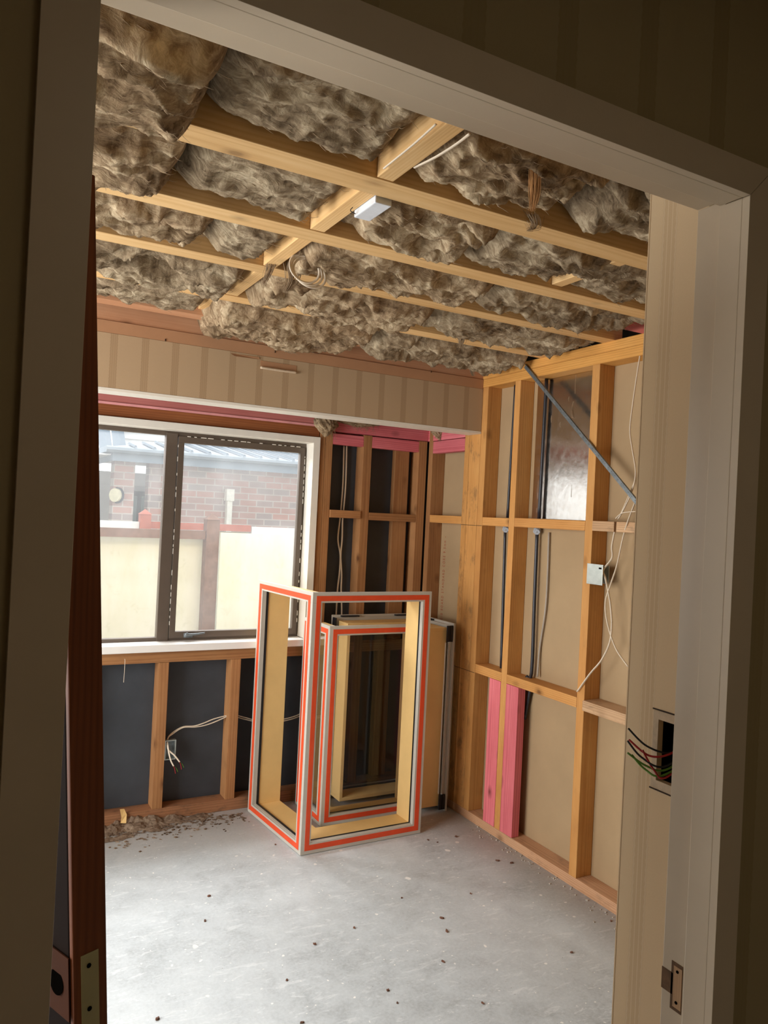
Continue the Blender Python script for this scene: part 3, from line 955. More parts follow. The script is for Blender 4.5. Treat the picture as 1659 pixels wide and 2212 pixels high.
B0 = (1.318, 1.633); B1 = (1.725, 2.040); B2 = (2.128, 2.434); B3 = (2.514, 2.848); B4 = (2.934, 3.248)
b01 = batt(-1.3, 0.392, B0[0], B0[1]+0.045, 'sagging brown insulation batt above the door leaf, drooping over the nearest joist', 11, droop=0.075, base=2.462, rough=1.3)
batt(0.396, 0.826, *B0, 'flat insulation batt between the sagging one and the cross piece by the door head', 12, 'insul2', droop=0.012, rough=1.0)
b03 = batt(0.880, 1.36, *B0, 'insulation batt right of the cable cross piece, with the orange hanging strand', 13, droop=0.03, base=2.462, rough=1.5, tilt=-0.02, holes=((1.30, 1.42, 0.07, 0.09),))
batt(1.39, 2.48, *B0, 'grey insulation batt beyond the black gap at the papered wall end', 14, 'insul2', droop=0.02, holes=((1.42, 1.38, 0.05, 0.08),))
batt(-1.3, 0.428, B1[0], B1[1]+0.03, 'lumpy insulation batt hanging beside the top of the door leaf in the second bay', 21, droop=0.065, base=2.462, rough=1.4, holes=((0.2, 1.9, 0.05, 0.03),))
batt(0.432, 0.826, *B1, 'smooth insulation batt in the second bay, ending at the white plastic block', 22, 'insul2', droop=0.018, rough=0.9, tilt=0.01)
b13 = batt(0.880, 1.32, *B1, 'crumpled insulation batt right of the white plastic block', 23, droop=0.035, rough=1.5)
batt(1.324, 2.48, *B1, 'mottled insulation batt in the second bay, running behind the papered wall end', 24, 'insul2', droop=0.028, rough=1.2)
batt(-1.3, 0.60, *B2, 'ragged insulation batt at the left of the third bay', 31, droop=0.045, rough=1.6, holes=((0.42, 2.38, 0.12, 0.09),))
b22 = batt(0.604, 0.826, *B2, 'short insulation batt left of the cable coil', 32, 'insul2', droop=0.035, rough=0.9)
batt(0.880, 1.61, *B2, 'bulging folded insulation batt right of the cable coil', 33, droop=0.045, rough=1.6)
batt(1.614, 2.385, *B2, 'flatter insulation batt at the right end of the third bay with a dark hole', 34, 'insul2', droop=0.03, rough=1.3, holes=((1.85, 2.3, 0.1, 0.1), (2.15, 2.26, 0.12, 0.09)))
batt(-1.3, 0.826, *B3, 'torn insulation batt with a black hollow at the left of the fourth bay', 41, 'insul2', droop=0.05, rough=1.7, holes=((0.50, 2.66, 0.11, 0.12), (0.05, 2.6, 0.2, 0.05)))
b32 = batt(0.880, 1.60, *B3, 'thick folded insulation batt in the middle of the fourth bay', 42, droop=0.05, rough=1.6, holes=((1.0, 2.6, 0.08, 0.05),))
b33 = batt(1.604, 2.47, *B3, 'pale insulation batt at the right end of the fourth bay', 43, 'insul2', droop=0.038, rough=1.3)
batt(-1.3, 0.822, *B4, 'flattish insulation batt in the last bay, left part above the red beam', 51, 'insul2', droop=0.03, rough=1.1)
b42 = batt(0.832, 1.57, B4[0], B4[1]+0.14, 'big drooping insulation batt hanging in front of the bulkhead', 52, droop=0.085, base=2.47, rough=1.7)
b43 = batt(1.574, 2.42, B4[0], B4[1]+0.06, 'loose insulation batt at the right of the last bay above the bulkhead end', 53, 'insul2', droop=0.065, base=2.465, rough=1.6)

p = P(1157, 345, 2, 2.42); q = P(1150, 455, 2, 2.36)
wisp(b03, [p, (p+q)/2+np.array([0.004, 0, -0.02]), q], 0.004, 'fibre_orange', 'hanging_strand', 14, 0.007, 5)
p = P(1148, 478, 1, 1.640)
wisp(b13, [(p[0]-0.01, p[1], 2.43), (p[0], p[1]-0.01, 2.40), (p[0]-0.02, p[1]-0.012, 2.385)], 0.003, n=10, spread=0.014, seed=8)
p = P(625, 560, 1, 2.42)
wisp(b22, [(p[0], 2.40, 2.43), (p[0]+0.005, 2.405, 2.37), (p[0]-0.015, 2.41, 2.33)], 0.0055, n=12, spread=0.014, seed=9)
p = P(590, 560, 1, 2.42)
wisp(b22, [(p[0], 2.41, 2.43), (p[0]-0.012, 2.415, 2.385), (p[0]-0.03, 2.42, 2.345)], 0.004, n=9, spread=0.01, seed=10)
p = P(990, 710, 1, 2.86)
wisp(b33, [(p[0], 2.84, 2.43), (p[0]+0.01, 2.84, 2.40), (p[0], 2.84, 2.365)], 0.005, n=10, spread=0.016, seed=12)
p = P(1005, 770, 1, 3.3); q = P(1022, 812, 1, 3.3)
wisp(b43, [(p[0]-0.02, 3.26, 2.43), (p[0], 3.28, p[2]), (q[0], 3.3, q[2])], 0.006, n=14, spread=0.012, seed=13)
p = P(934, 790, 1, 3.37)
wisp(b43, [(p[0], 3.36, 2.40), (p[0]+0.003, 3.37, p[2])], 0.003, n=5, spread=0.004, seed=14)
p = P(1170, 590, 1, 2.02)
# tufts poking out over window and alcove corner
def tuft(name, label, c, size, seed, m='insul'):
    r = np.random.RandomState(seed)
    bm = bmesh.new()
    bmesh.ops.create_icosphere(bm, subdivisions=5, radius=1.0)
    tab = perm(seed)
    for v in bm.verts:
        n = float(fbm(np.array(v.co.x*2+v.co.z), np.array(v.co.y*2-v.co.z*1.5), tab, 4, True))-0.8
        d = v.co.normalized()
        k = 1+0.30*n
        v.co = Vector((d.x*size[0]*k, d.y*size[1]*k, d.z*size[2]*k))
        if v.co.z < 0: v.co.x *= 1+0.8*v.co.z/size[2]*0.7
    me = bpy.data.meshes.new(name); bm.to_mesh(me); bm.free()
    me.polygons.foreach_set('use_smooth', [True]*len(me.polygons))
    me.materials.append(M[m])
    o = bpy.data.objects.new(name, me); col.objects.link(o); o.location = c
    tag(o, label, 'insulation')
    mb = MB(); q = random.Random(seed)
    for i in range(60):
        p0 = Vector(c)+Vector((q.gauss(0, size[0]*0.4), -size[1]*0.5, q.gauss(0, size[2]*0.4)))
        mb.tube([p0, p0+Vector((q.gauss(0.005, 0.01), -0.006, -0.015)), p0+Vector((q.gauss(0.01, 0.02), q.gauss(-0.005, 0.005), -q.uniform(0.02, 0.05)))], 0.0011, seg=3, sub=2, taper=(1, 0.3))
    mb.build('loose_fibres', M['fibre'], o)['kind'] = 'stuff'
    return o
p = P(703, 922, 1, 3.89)
tuft('insulation_tuft', 'ragged tuft of brown glass wool stuffed over the window corner', (p[0], 3.885, p[2]+0.01), (0.062, 0.03, 0.055), 61)
p = P(752, 914, 1, 3.9)
tuft('insulation_tuft', 'thin strip of glass wool lying along the pink plate', (p[0]+0.06, 3.90, p[2]+0.005), (0.12, 0.02, 0.018), 62)
p = P(950, 935, 1, 3.80)
tuft('insulation_tuft', 'small wisp of glass wool hanging in the pink alcove corner', (p[0], 3.80, p[2]), (0.05, 0.02, 0.035), 63)

# ------------------------------------------------------------------ things on the ceiling
p = P(790, 447, 2, 2.40)
MB().box(0.877, 0.925, 1.728, 1.85, 2.395, 2.425).build('plastic_block', M['whitebox'], bevel=0.003)
tag(bpy.data.objects['plastic_block'], 'small white plastic block beside the cross piece under the ceiling', 'plastic block')

def cable(name, label, pts, r=0.0035, m='cable', cat='cable', flat=0.55, group=None, sub=8):
    o = MB().tube(pts, r, flat=flat, seg=8, sub=sub).build(name, M[m], None, smooth=True)
    return tag(o, label, cat, group)

cable('cable', 'white cable running along the right side of the cross piece by the door head', [P(1015, 289, 2, 2.41), P(985, 312, 2, 2.41), P(940, 340, 2, 2.41), P(895, 362, 2, 2.415)], 0.004)
cable('cable', 'white cable clipped to the left side of the cross piece by the door head', [P(942, 268, 2, 2.41), P(893, 312, 2, 2.41), P(829, 364, 2, 2.41)], 0.003)
# coil
cc = P(672, 583, 1, 2.27)
ex = Vector((0.93, -0.1, -0.25)).normalized(); ez = Vector((0.2, 0.05, 0.97)).normalized()
pts = []
for i in range(0, 34):
    a = i/33*2*math.pi*2.85+2.2
    k = i/33
    R = 0.047+0.007*math.sin(3.1*i/33*6)
    pts.append(Vector(cc)+ex*(math.cos(a)*R*(1.0+0.15*k)+0.034*k-0.02)+ez*(math.sin(a)*R*0.92-0.010*k)+Vector((0, 0.004*i/33*3, 0)))
pts = [Vector(P(640, 560, 1, 2.27))+Vector((0, 0, 0.06))]+pts
o = MB().tube(pts, 0.0042, flat=0.6, seg=8, sub=5).build('cable_coil', M['cable'], None, smooth=True)
tag(o, 'loose coil of white cable hanging below the second joist', 'cable')
wire = MB().tube([P(768, 462, 2, 2.40), P(757, 455, 2, 2.40), P(762, 448, 2, 2.41)], 0.0012, seg=5).build('wire', M['wire_black'], None)
tag(wire, 'short thin black wire end by the white plastic block', 'wire')
# coloured cables and underlay glimpses over the right wall top plate
struct('ceiling_underlay', MB().box(2.40, 2.62, 1.4, 2.43, 2.462, 2.468), M['underlay'])
for k, (m, nm, yy) in enumerate((('wire_black', 'black', 0.0), ('wire_green', 'green', 0.012), ('wire_black', 'second black', -0.012))):
    cable('roof_cable', nm + ' cable lying along the top plate above the right wall', [(2.47+yy*2, 1.6, 2.418), (2.465+yy, 2.1, 2.418), (2.485+yy, 2.425, 2.416)], 0.005, m, group='cables above the right wall')
cable('roof_cable', 'thin green cable above the corner end of the right wall plate', [(2.46, 2.95, 2.417), (2.45, 3.1, 2.417), (2.43, 3.28, 2.422)], 0.005, 'wire_green')

# ------------------------------------------------------------------ right wall services
o = timber('foil_sheet', 2.512, 2.518, 2.58, 3.03, 1.625, 2.318, M['foil'], 'shiny silver foil sheet lining the upper bay of the right wall', 'foil sheet', bevel=0)
# scraps of white on the foil
mb = MB()
for u, v, w, h in ((1238, 885, 0.022, 0.04), (1229, 862, 0.008, 0.012), (1191, 905, 0.005, 0.018), (1210, 917, 0.008, 0.012), (1243, 830, 0.003, 0.045), (1234, 1060, 0.002, 0.03)):
    c = P(u, v, 0, 2.511)
    mb.tube([(2.511, c[1], c[2]+h), (2.5105, c[1]+w*0.3, c[2]), (2.511, c[1]-w*0.2, c[2]-h)], w*0.5, flat=0.1, seg=6, sub=3, taper=(0.3, 1.0))
mb.build('plaster_smear', M['rawgib'], o)['kind'] = 'stuff'
# metal strap brace
a = np.array([XR-0.006, 3.030, 2.385]); b = P(1378, 1088, 0, XR-0.008)
d = Vector(b)-Vector(a)
b2 = Vector(a)+d*1.08
n_ = Vector((1, 0, 0)); w_ = d.normalized().cross(n_)
c_ = (Vector(a)+b2)/2
mb = MB().obox(c_, d*0.54, w_*0.0105, n_*0.0012)
mb.obox(c_+w_*0.0105-n_*0.004, d*0.54, w_*0.0012, n_*0.005)
br = mb.build('brace_strap', M['steel'], None)
tag(br, 'grey galvanised angle brace running diagonally across the right wall studs', 'metal brace')
mb = MB()
for k in range(40):
    t = 0.02+k*0.026
    q = Vector(a)+d*t
    if t < 1.05: MB().tube([q-n_*0.0016, q-n_*0.0020], 0.0016, seg=6).build('nail_hole', M['wire_black'], br)

def conduit(lab, u0, v0, u1, v1, x, z0, z1, r=0.008, m='conduit', extra=None):
    y0 = P(u0, v0, 0, x)[1]; y1 = P(u1, v1, 0, x)[1]
    za, zb = P(u0, v0, 0, x)[2], P(u1, v1, 0, x)[2]
    f = lambda z: y0+(y1-y0)*(z-za)/(zb-za)
    pts = [(x, f(z1), z1), (x, f((z0+z1)/2), (z0+z1)/2), (x, f(z0), z0)]
    if extra: pts += extra
    o = MB().tube(pts, r, seg=12, sub=4).build('conduit', M[m], None, smooth=True)
    return tag(o, lab, 'conduit', 'black conduits in the right wall')
conduit('black conduit in the narrow upper bay beside the three stud pack', 1114, 830, 1097, 1110, 2.495, 1.622, 2.318)
conduit('black conduit in front of the silver foil in the upper bay', 1181, 815, 1165, 1110, 2.495, 1.625, 2.318, 0.009)
conduit('black conduit in the narrow middle bay above the white dusted nog', 1091, 1160, 1083, 1430, 2.495, 0.835, 1.574)
conduit('black conduit in the wide middle bay, bending at its foot', 1160, 1160, 1148, 1460, 2.495, 0.86, 1.576, 0.009, extra=[(2.49, 2.985, 0.836)])
conduit('black conduit disappearing behind the right pink block', 1145, 1490, 1135, 1545, 2.50, 0.62, 0.785, 0.008)
o = MB().tube([P(1186, 1150, 0, 2.51), P(1180, 1300, 0, 2.51), P(1166, 1400, 0, 2.51), P(1161, 1462, 0, 2.50)], 0.005, seg=8).build('conduit', M['greypipe'], None, smooth=True)
tag(o, 'thin grey cable beside the black conduit in the wide middle bay', 'conduit')
for u, v, lab in ((1093, 1142, 'grey sealant blob under the upper nog, narrow bay'), (1160, 1148, 'grey sealant blob under the upper nog, wide bay')):
    c = P(u, v, 0, 2.49)
    bm = bmesh.new(); bmesh.ops.create_icosphere(bm, subdivisions=3, radius=0.016)
    for q in bm.verts: q.co *= 1+0.25*math.sin(q.co.x*400+q.co.y*310+q.co.z*250)
    me = bpy.data.meshes.new('sealant'); bm.to_mesh(me); bm.free(); me.materials.append(M['putty'])
    so = bpy.data.objects.new('sealant_blob', me); col.objects.link(so); so.location = (c[0], c[1], 1.563); tag(so, lab, 'sealant')
# white cables of the right bays
xw = 2.445
cable('cable', 'white cable hanging from the top plate beside the wall end, curling to the brace', [P(1383, 766, 0, 2.44), P(1376, 810, 0, xw), P(1366, 880, 0, xw), P(1361, 930, 0, xw), P(1366, 970, 0, xw), P(1373, 1020, 0, xw), P(1365, 1062, 0, xw), P(1345, 1105, 0, xw), P(1336, 1120, 0, xw)], 0.0042)
cable('cable', 'white cable looping over the pinkish nog stub', [P(1374, 1105, 0, 2.42), P(1345, 1108, 0, 2.418), P(1330, 1120, 0, 2.419)], 0.0035)
cable('cable', 'pair of white cables dropping from the pinkish nog to the metal switch box', [P(1328, 1148, 0, xw), P(1322, 1180, 0, xw), P(1322, 1205, 0, xw), P(1303, 1232, 0, xw), P(1308, 1250, 0, xw), P(1318, 1300, 0, xw), P(1322, 1345, 0, xw)], 0.0055)
cable('cable', 'white cable crossing down to the paper backed board by the wall end', [P(1372, 1085, 0, xw-0.01), P(1355, 1130, 0, 2.42), P(1345, 1165, 0, xw), P(1333, 1220, 0, xw), P(1320, 1260, 0, xw), P(1308, 1300, 0, xw), P(1312, 1345, 0, xw), P(1330, 1400, 0, xw), P(1357, 1440, 0, xw)], 0.0042)
cable('cable', 'thick white cable end curving down onto the lower nog', [P(1322, 1340, 0, xw), P(1318, 1385, 0, xw), P(1300, 1425, 0, xw-0.01), P(1275, 1455, 0, 2.42), P(1247, 1494, 0, 2.42)], 0.0055)
cable('cable', 'thin white cable bowing through the last visible bay above the switch box', [P(1335, 1122, 0, xw), P(1352, 1085, 0, xw), P(1371, 1040, 0, xw)], 0.003)
# metal switch box on the stud's side
c0 = P(1291, 1232, 0, 2.45); c1 = P(1326, 1272, 0, 2.45)
sb = empty('switch_box', (2.47, 2.47, 1.33), 'galvanised metal switch box fixed to the stud right of the foil bay', 'electrical box')
MB().box(2.428, 2.431, 2.44, 2.535, 1.345, 1.435).build('front_flange', M['zinc'], sb, bevel=0.001)
mb = MB().box(2.432, 2.475, 2.508, 2.511, 1.35, 1.43).box(2.475, 2.478, 2.45, 2.511, 1.35, 1.43)
mb.build('box_body', M['zinc'], sb)
MB().box(2.4262, 2.4279, 2.448, 2.462, 1.415, 1.422).build('slot', M['blackhole'], sb)
# board print
fc = bpy.data.curves.new('print_text', 'FONT')
fc.body = 'GIB BOARD STANDARD CORE 9.5mm \u2013'
fc.size = 0.042; fc.space_character = 1.55; fc.extrude = 0.0002
to = bpy.data.objects.new('print_text_tmp', fc); col.objects.link(to)
bpy.context.view_layer.update()
dg = bpy.context.evaluated_depsgraph_get()
me = bpy.data.meshes.new_from_object(to.evaluated_get(dg))
bpy.data.objects.remove(to)
me.materials.clear(); me.materials.append(M['print'])
po = bpy.data.objects.new('board_print', me); col.objects.link(po)
pa = P(957, 1335, 0, 2.520)
# text runs upward (local x -> world z); letters face -x
po.matrix_world = Matrix(((0, 0, -1, 2.5205), (0, 1, 0, 0), (1, 0, 0, 0), (0, 0, 0, 1)))
L = max(v.co.x for v in me.vertices)
zt = P(960, 1158, 0, 2.52)[2]; zb = P(945, 1330, 0, 2.52)[2]-0.02
sc = (zt-zb)/L
po.matrix_world = Matrix(((0, 0, -1, 2.5203), (0, sc*1.7, 0, 0), (sc, 0, 0, zb), (0, 0, 0, 1)))
po.matrix_world = Matrix.Translation((0, P(953, 1240, 0, 2.52)[1]-0.035, 0)) @ po.matrix_world
tag(po, 'faded red lettering printed up the plasterboard in the alcove bay', 'printed text')

# ------------------------------------------------------------------ wires out of the switch cut-out
mb = MB()
rim = MB()
for (a, b, c, d) in ((hy0-0.012, hy0, hz0-0.012, hz1+0.012), (hy1, hy1+0.010, hz0-0.012, hz1+0.012), (hy0, hy1, hz1, hz1+0.013), (hy0, hy1, hz0-0.013, hz0)):
    rim.box(SX-0.0008, SX+0.0003, a, b, c, d)
rim.build('bare_rim', M['rawgib'], rt)
mb = MB()
for z in (hz1+0.0135, hz0-0.0155):
    mb.box(SX-0.0012, SX, hy0-0.01, hy1+0.012, z, z+0.002)
mb.build('scored_line', M['mark'], rt)
ws_ = [('wire_black', [(SX+0.05, 0.80, 1.285), (SX+0.005, 0.800, 1.263), (SX-0.02, 0.825, 1.268), (SX-0.035, 0.85, 1.29)], 'upper black'),
       ('wire_red', [(SX+0.05, 0.80, 1.28), (SX+0.0, 0.798, 1.262), (SX-0.02, 0.82, 1.255), (SX-0.032, 0.85, 1.272)], 'upper red'),
       ('wire_black', [(SX+0.05, 0.795, 1.27), (SX-0.01, 0.80, 1.243), (SX-0.025, 0.83, 1.25), (SX-0.033, 0.852, 1.27)], 'lower black'),
       ('wire_red', [(SX+0.05, 0.79, 1.262), (SX-0.01, 0.796, 1.228), (SX-0.018, 0.812, 1.236), (SX-0.026, 0.828, 1.262)], 'drooping red'),
       ('wire_green', [(SX+0.05, 0.79, 1.268), (SX-0.005, 0.80, 1.238), (SX-0.02, 0.825, 1.238), (SX-0.034, 0.85, 1.252)], 'upper green'),
       ('wire_green', [(SX+0.05, 0.785, 1.262), (SX-0.012, 0.80, 1.230), (SX-0.022, 0.825, 1.233), (SX-0.03, 0.845, 1.25)], 'lower green')]
for m, pts, nm in ws_:
    o = MB().tube(pts, 0.0016, seg=8, sub=8).build('switch_wire', M[m], None, smooth=True)
    tag(o, nm + ' bare-ended wire poking from the cut-out switch hole by the door jamb', 'wire', 'wires from the switch hole')

# ------------------------------------------------------------------ far wall services
bx = empty('outlet_box', (0.975, 3.97, 0.29), 'galvanised outlet box on the short stud under the window', 'electrical box')
mb = MB().box(0.947, 1.003, 3.955, 3.958, 0.30, 0.40)
mb.build('box_back', M['steel'], bx)
mb = MB().box(0.947, 0.952, 3.930, 3.956, 0.30, 0.40).box(0.998, 1.003, 3.930, 3.956, 0.30, 0.40).box(0.952, 0.998, 3.930, 3.956, 0.396, 0.40).box(0.952, 0.998, 3.930, 3.956, 0.30, 0.304)
mb.build('box_rim', M['zinc'], bx)
yy = 3.965
def S(u, v, y=yy): return P(u, v, 1, y)
for k, off in enumerate((0, 6)):
    pts = [S(492, 1545+off*0.3), S(462, 1553+off*1.2), S(440, 1562+off*0.9), S(420, 1568+off*0.4), S(395, 1570+off*0.3), S(372, 1583+off*0.5), S(362, 1596, 3.945), S(363, 1615+k*3, 3.925)]
    pts += ([S(368, 1640, 3.91), S(375, 1655, 3.905)] if k == 0 else [S(377, 1632, 3.91), S(388, 1646, 3.905)])
    cb = cable('cable', ('lower' if k else 'upper') + ' of the two white cables curving into the outlet box under the window', pts, 0.0048, group='cables of the outlet box')
    e = pts[-1]
    for m, dx, dz in (('wire_green', 0.022, -0.03), ('wire_red', 0.010, -0.038), ('wire_black', 0.014, -0.022)):
        nm = {'wire_green': 'green', 'wire_red': 'red', 'wire_black': 'black'}[m]
        w = MB().tube([e, Vector(e)+Vector((dx*0.6, -0.003, dz*0.4)), Vector(e)+Vector((dx, -0.004, dz))], 0.0016, seg=6).build('wire_core', M[m], cb, smooth=True)
        w['label'] = nm + ' wire core'
for k in (0, 1):
    cable('cable', ('lower' if k else 'upper') + ' white cable from the pierced stud towards the tall taped frame', [S(512, 1545+4*k), S(530, 1550+4*k), S(560, 1556+3*k), S(620, 1552+4*k), S(665, 1530+4*k), S(690, 1480+3*k), S(712, 1440+3*k, 3.98)], 0.0048)
for k in (0, 1):
    cable('cable', ('right' if k else 'left') + ' of the paired white cables hanging between window and cracked stud',
          [S(743+6*k, 962, 3.99), S(741+6*k, 1040, 3.99), S(737+6*k, 1095, 3.99), S(734+6*k, 1125, 3.99), S(730+5*k+(4 if k else 0), 1165, 3.99), S(735+1*k, 1200, 3.99), S(733+5*k, 1240, 3.99), S(729+8*k, 1275, 3.99), S(726+12*k, 1330, 3.99), S(722+10*k, 1385, 3.99), S(716+8*k, 1440, 3.985)], 0.005)
# string on the sill
o = MB().tube([(0.72, 3.895, 0.835), (0.722, 3.893, 0.82), (0.721, 3.893, 0.72)], 0.0012, seg=5).build('string', M['cable'], None)
tag(o, 'thin loose string hanging from the window sill', 'string')

# ------------------------------------------------------------------ new corner window frames
def corner_unit(name, label, C, e1, n1, L1, e2, n2, L2, H, depth=0.155, glazed=None, brackets=False, tape=True, face_w=0.050):
    root = empty(name, (C[0], C[1], 0), label, 'window frame', 'new corner window frames')
    C = Vector((C[0], C[1], 0)); Z = Vector((0, 0, 1))

    def ring(e, n, t0, t1, z0, z1, w, d0, d1, open_at_corner=False, wc=None):
        """rectangular ring in wing coordinates"""
        mb = MB()
        ww = w if wc is None else wc
        def bx(a0, a1, b0, b1):
            vs = [C+e*a+n*d+Z*z for z in (b0, b1) for d in (d0, d1) for a in (a0, a1)]
            mb.add(vs, [(0, 2, 3, 1), (4, 5, 7, 6), (0, 1, 5, 4), (2, 6, 7, 3), (0, 4, 6, 2), (1, 3, 7, 5)])
        bx(t0, t1, z1-w, z1); bx(t0, t1, z0, z0+w)
        bx(t1-w, t1, z0+w, z1-w)
        if not open_at_corner: bx(t0, t0+ww, z0+w, z1-w)
        return mb
    for e, n, L, tag_ in ((e1, n1, L1, 'right'), (e2, n2, L2, 'left')):
        e = Vector(e).normalized(); n = Vector(n).normalized()
        fw = face_w
        
        dz = 0.0 if tag_ == 'right' else 0.0011
        st = 0.0 if tag_ == 'right' else (0.0102 if abs(e.x) < 0.01 else 0.004)
        fl = ring(e, n, st, L, 0.002, H, fw, 0.0, 0.010).build('face_flange', M['alu'], root, bevel=0.001)
        fl2 = ring(e, n, 0.012, L-0.012, 0.014+dz, H-0.012-dz, fw-0.012, 0.010, 0.024).build('frame_channel', M['alu'], root)
        ring(e, n, 0.03, L-fw+0.006, fw-0.004+dz, H-fw+0.004-dz, 0.006, 0.024, 0.038, True).build('gasket', M['gasket'], root)
        if tape:
            ring(e, n, 0.020, L-0.015, 0.019, H-0.017, 0.0245, -0.0012, -0.0001, wc=0.0225).build('masking_tape', M['tape'], root)
        # timber liner: head, sill and outer end, nothing at the corner
        ln = ring(e, n, 0.038+dz, L-0.028, 0.028-dz, H-0.028+dz, 0.018, 0.038, depth, True).build('timber_liner', M['liner'], root, bevel=0.0012)
        if glazed:
            gmb = MB()
            vs = [C+e*a+n*d+Z*z for z in (fw, H-fw) for d in (0.014, 0.018) for a in (fw-0.01, L-fw+0.01)]
            gmb.add(vs, [(0, 2, 3, 1), (4, 5, 7, 6), (0, 1, 5, 4), (2, 6, 7, 3), (0, 4, 6, 2), (1, 3, 7, 5)])
            gmb.build('glass_pane', M[glazed], root)
        if brackets:
            # extruded ribs on the frame's outer edge and black corner cleats
            for zz0, zz1 in ((H-0.10, H-0.012), (0.014, 0.095)):
                mb = MB()
                for (d0, d1) in ((0.014, 0.030), (0.034, 0.050)):
                    vs = [C+e*a+n*d+Z*z for z in (zz0, zz1) for d in (d0, d1) for a in (L-0.010, L-0.001)]
                    mb.add(vs, [(0, 2, 3, 1), (4, 5, 7, 6), (0, 1, 5, 4), (2, 6, 7, 3), (0, 4, 6, 2), (1, 3, 7, 5)])
                mb.build('corner_cleat', M['bracket'], root)
            mb = MB()
            for (d0, d1) in ((0.012, 0.015), (0.031, 0.034), (0.052, 0.055)):
                vs = [C+e*a+n*d+Z*z for z in (0.1, H-0.105) for d in (d0, d1) for a in (L-0.012, L-0.004)]
                mb.add(vs, [(0, 2, 3, 1), (4, 5, 7, 6), (0, 1, 5, 4), (2, 6, 7, 3), (0, 4, 6, 2), (1, 3, 7, 5)])
            mb.build('edge_rib', M['alu'], root)
            mb = MB()
            for a0 in ([0.04, L-0.16] if L > 0.45 else [0.12]):
                vs = [C+e*a+n*d+Z*z for z in (H-0.010, H-0.003) for d in (0.012, 0.034) for a in (a0, a0+0.11)]
                mb.add(vs, [(0, 2, 3, 1), (4, 5, 7, 6), (0, 1, 5, 4), (2, 6, 7, 3), (0, 4, 6, 2), (1, 3, 7, 5)])
            mb.build('head_cleat', M['bracket'], root)
    # corner post
    v1 = Vector(e1).normalized(); v2 = Vector(e2).normalized()
    mb = MB()
    vs = [C+v1*a+v2*b+Z*z for z in (0.003, H-0.001) for b in (0.0102, 0.035) for a in (0.0102, 0.035)]
    mb.add(vs, [(0, 2, 3, 1), (4, 5, 7, 6), (0, 1, 5, 4), (2, 6, 7, 3), (0, 4, 6, 2), (1, 3, 7, 5)])
    mb.build('corner_post', M['alu'], root)
    return root

lx = Vector((-0.09, 1.0, 0)).normalized()
corner_unit('corner_window_frame', 'tallest corner window frame with orange taped faces, in front of the others', (1.438, 3.274),
            (1, 0.012, 0), (-0.012, 1, 0), 0.660, lx, Vector((lx.y, -lx.x, 0)), 0.60, 1.228, depth=0.165, glazed=None)
corner_unit('corner_window_frame', 'smaller corner window frame with orange tape nested behind the tallest one', (1.658, 3.540),
            (1, 0, 0), (0, 1, 0), 0.545, (0, 1, 0), (1, 0, 0), 0.34, 1.024, depth=0.115, glazed='glass_unit')
corner_unit('corner_window_frame', 'untaped corner window frame in the room corner, its black corner cleats showing', (2.385, 3.905),
            (-1, 0, 0), (0, -1, 0), 0.55, (0, -1, 0), (-1, 0, 0), 0.43, 1.03, depth=0.155, glazed='glass_clear', brackets=True, tape=False)

# ------------------------------------------------------------------ floor debris
tab = perm(77)
nx, ny = 260, 60
xs, ys = np.linspace(0.25, 1.42, nx), np.linspace(3.72, 3.925, ny)
X, Y = np.meshgrid(xs, ys, indexing='ij')
hgt = (0.022+0.045*fbm(X*9, Y*9, tab, 3)+0.012*fbm(X*30, Y*30, tab, 4, True)-0.012)
fade = np.clip((Y-3.73-0.10*np.clip((X-0.75)/0.5, 0, 1)+0.03*fbm(X*12, Y*2, tab, 3))/0.14, 0, 1)*np.clip((1.30-X)/0.45, 0, 1)**0.7
Z = hgt*fade-0.003
keep = Z > -0.0005
idx = np.arange(nx*ny).reshape(nx, ny)
F = np.stack([idx[:-1, :-1].ravel(), idx[1:, :-1].ravel(), idx[1:, 1:].ravel(), idx[:-1, 1:].ravel()], 1)
kz = (Z.ravel() > 0.0008)
F = [f.tolist() for f in F if kz[f].all()]
me = bpy.data.meshes.new('dust_pile')
me.from_pydata(np.stack([X.ravel()-0.8, Y.ravel()-3.85, Z.ravel()], 1).tolist(), [], F)
bm = bmesh.new(); bm.from_mesh(me)
bmesh.ops.delete(bm, geom=[v for v in bm.verts if not v.link_faces], context='VERTS')
bm.to_mesh(me); bm.free()
me.polygons.foreach_set('use_smooth', [True]*len(me.polygons))
me.materials.append(M['dust'])
dp = bpy.data.objects.new('dust_pile', me); col.objects.link(dp); dp.location = (0.8, 3.85, 0)
tag(dp, 'swept heap of brown dust and wool along the bottom plate under the window', 'dust', kind='stuff')
c = P(266, 1775, 2, 0.03)
o = MB().add([(c[0]-0.012, c[1], 0.025), (c[0]+0.014, c[1]-0.005, 0.022), (c[0]+0.018, c[1]+0.012, 0.06), (c[0]+0.006, c[1]+0.02, 0.085), (c[0]-0.016, c[1]+0.014, 0.088), (c[0]-0.008, c[1]+0.005, 0.05),
              (c[0]-0.012, c[1]+0.002, 0.025), (c[0]+0.014, c[1]-0.003, 0.022), (c[0]+0.018, c[1]+0.014, 0.06), (c[0]+0.006, c[1]+0.022, 0.085), (c[0]-0.016, c[1]+0.016, 0.088), (c[0]-0.008, c[1]+0.007, 0.05)],
             [(0, 1, 2, 5), (5, 2, 3, 4), (6, 11, 8, 7), (11, 10, 9, 8), (0, 6, 7, 1), (1, 7, 8, 2), (2, 8, 9, 3), (3, 9, 10, 4), (4, 10, 11, 5), (5, 11, 6, 0)]).build('wood_splinter', M['liner'], None)
tag(o, 'pale wood splinter sticking out of the dust heap', 'wood splinter')

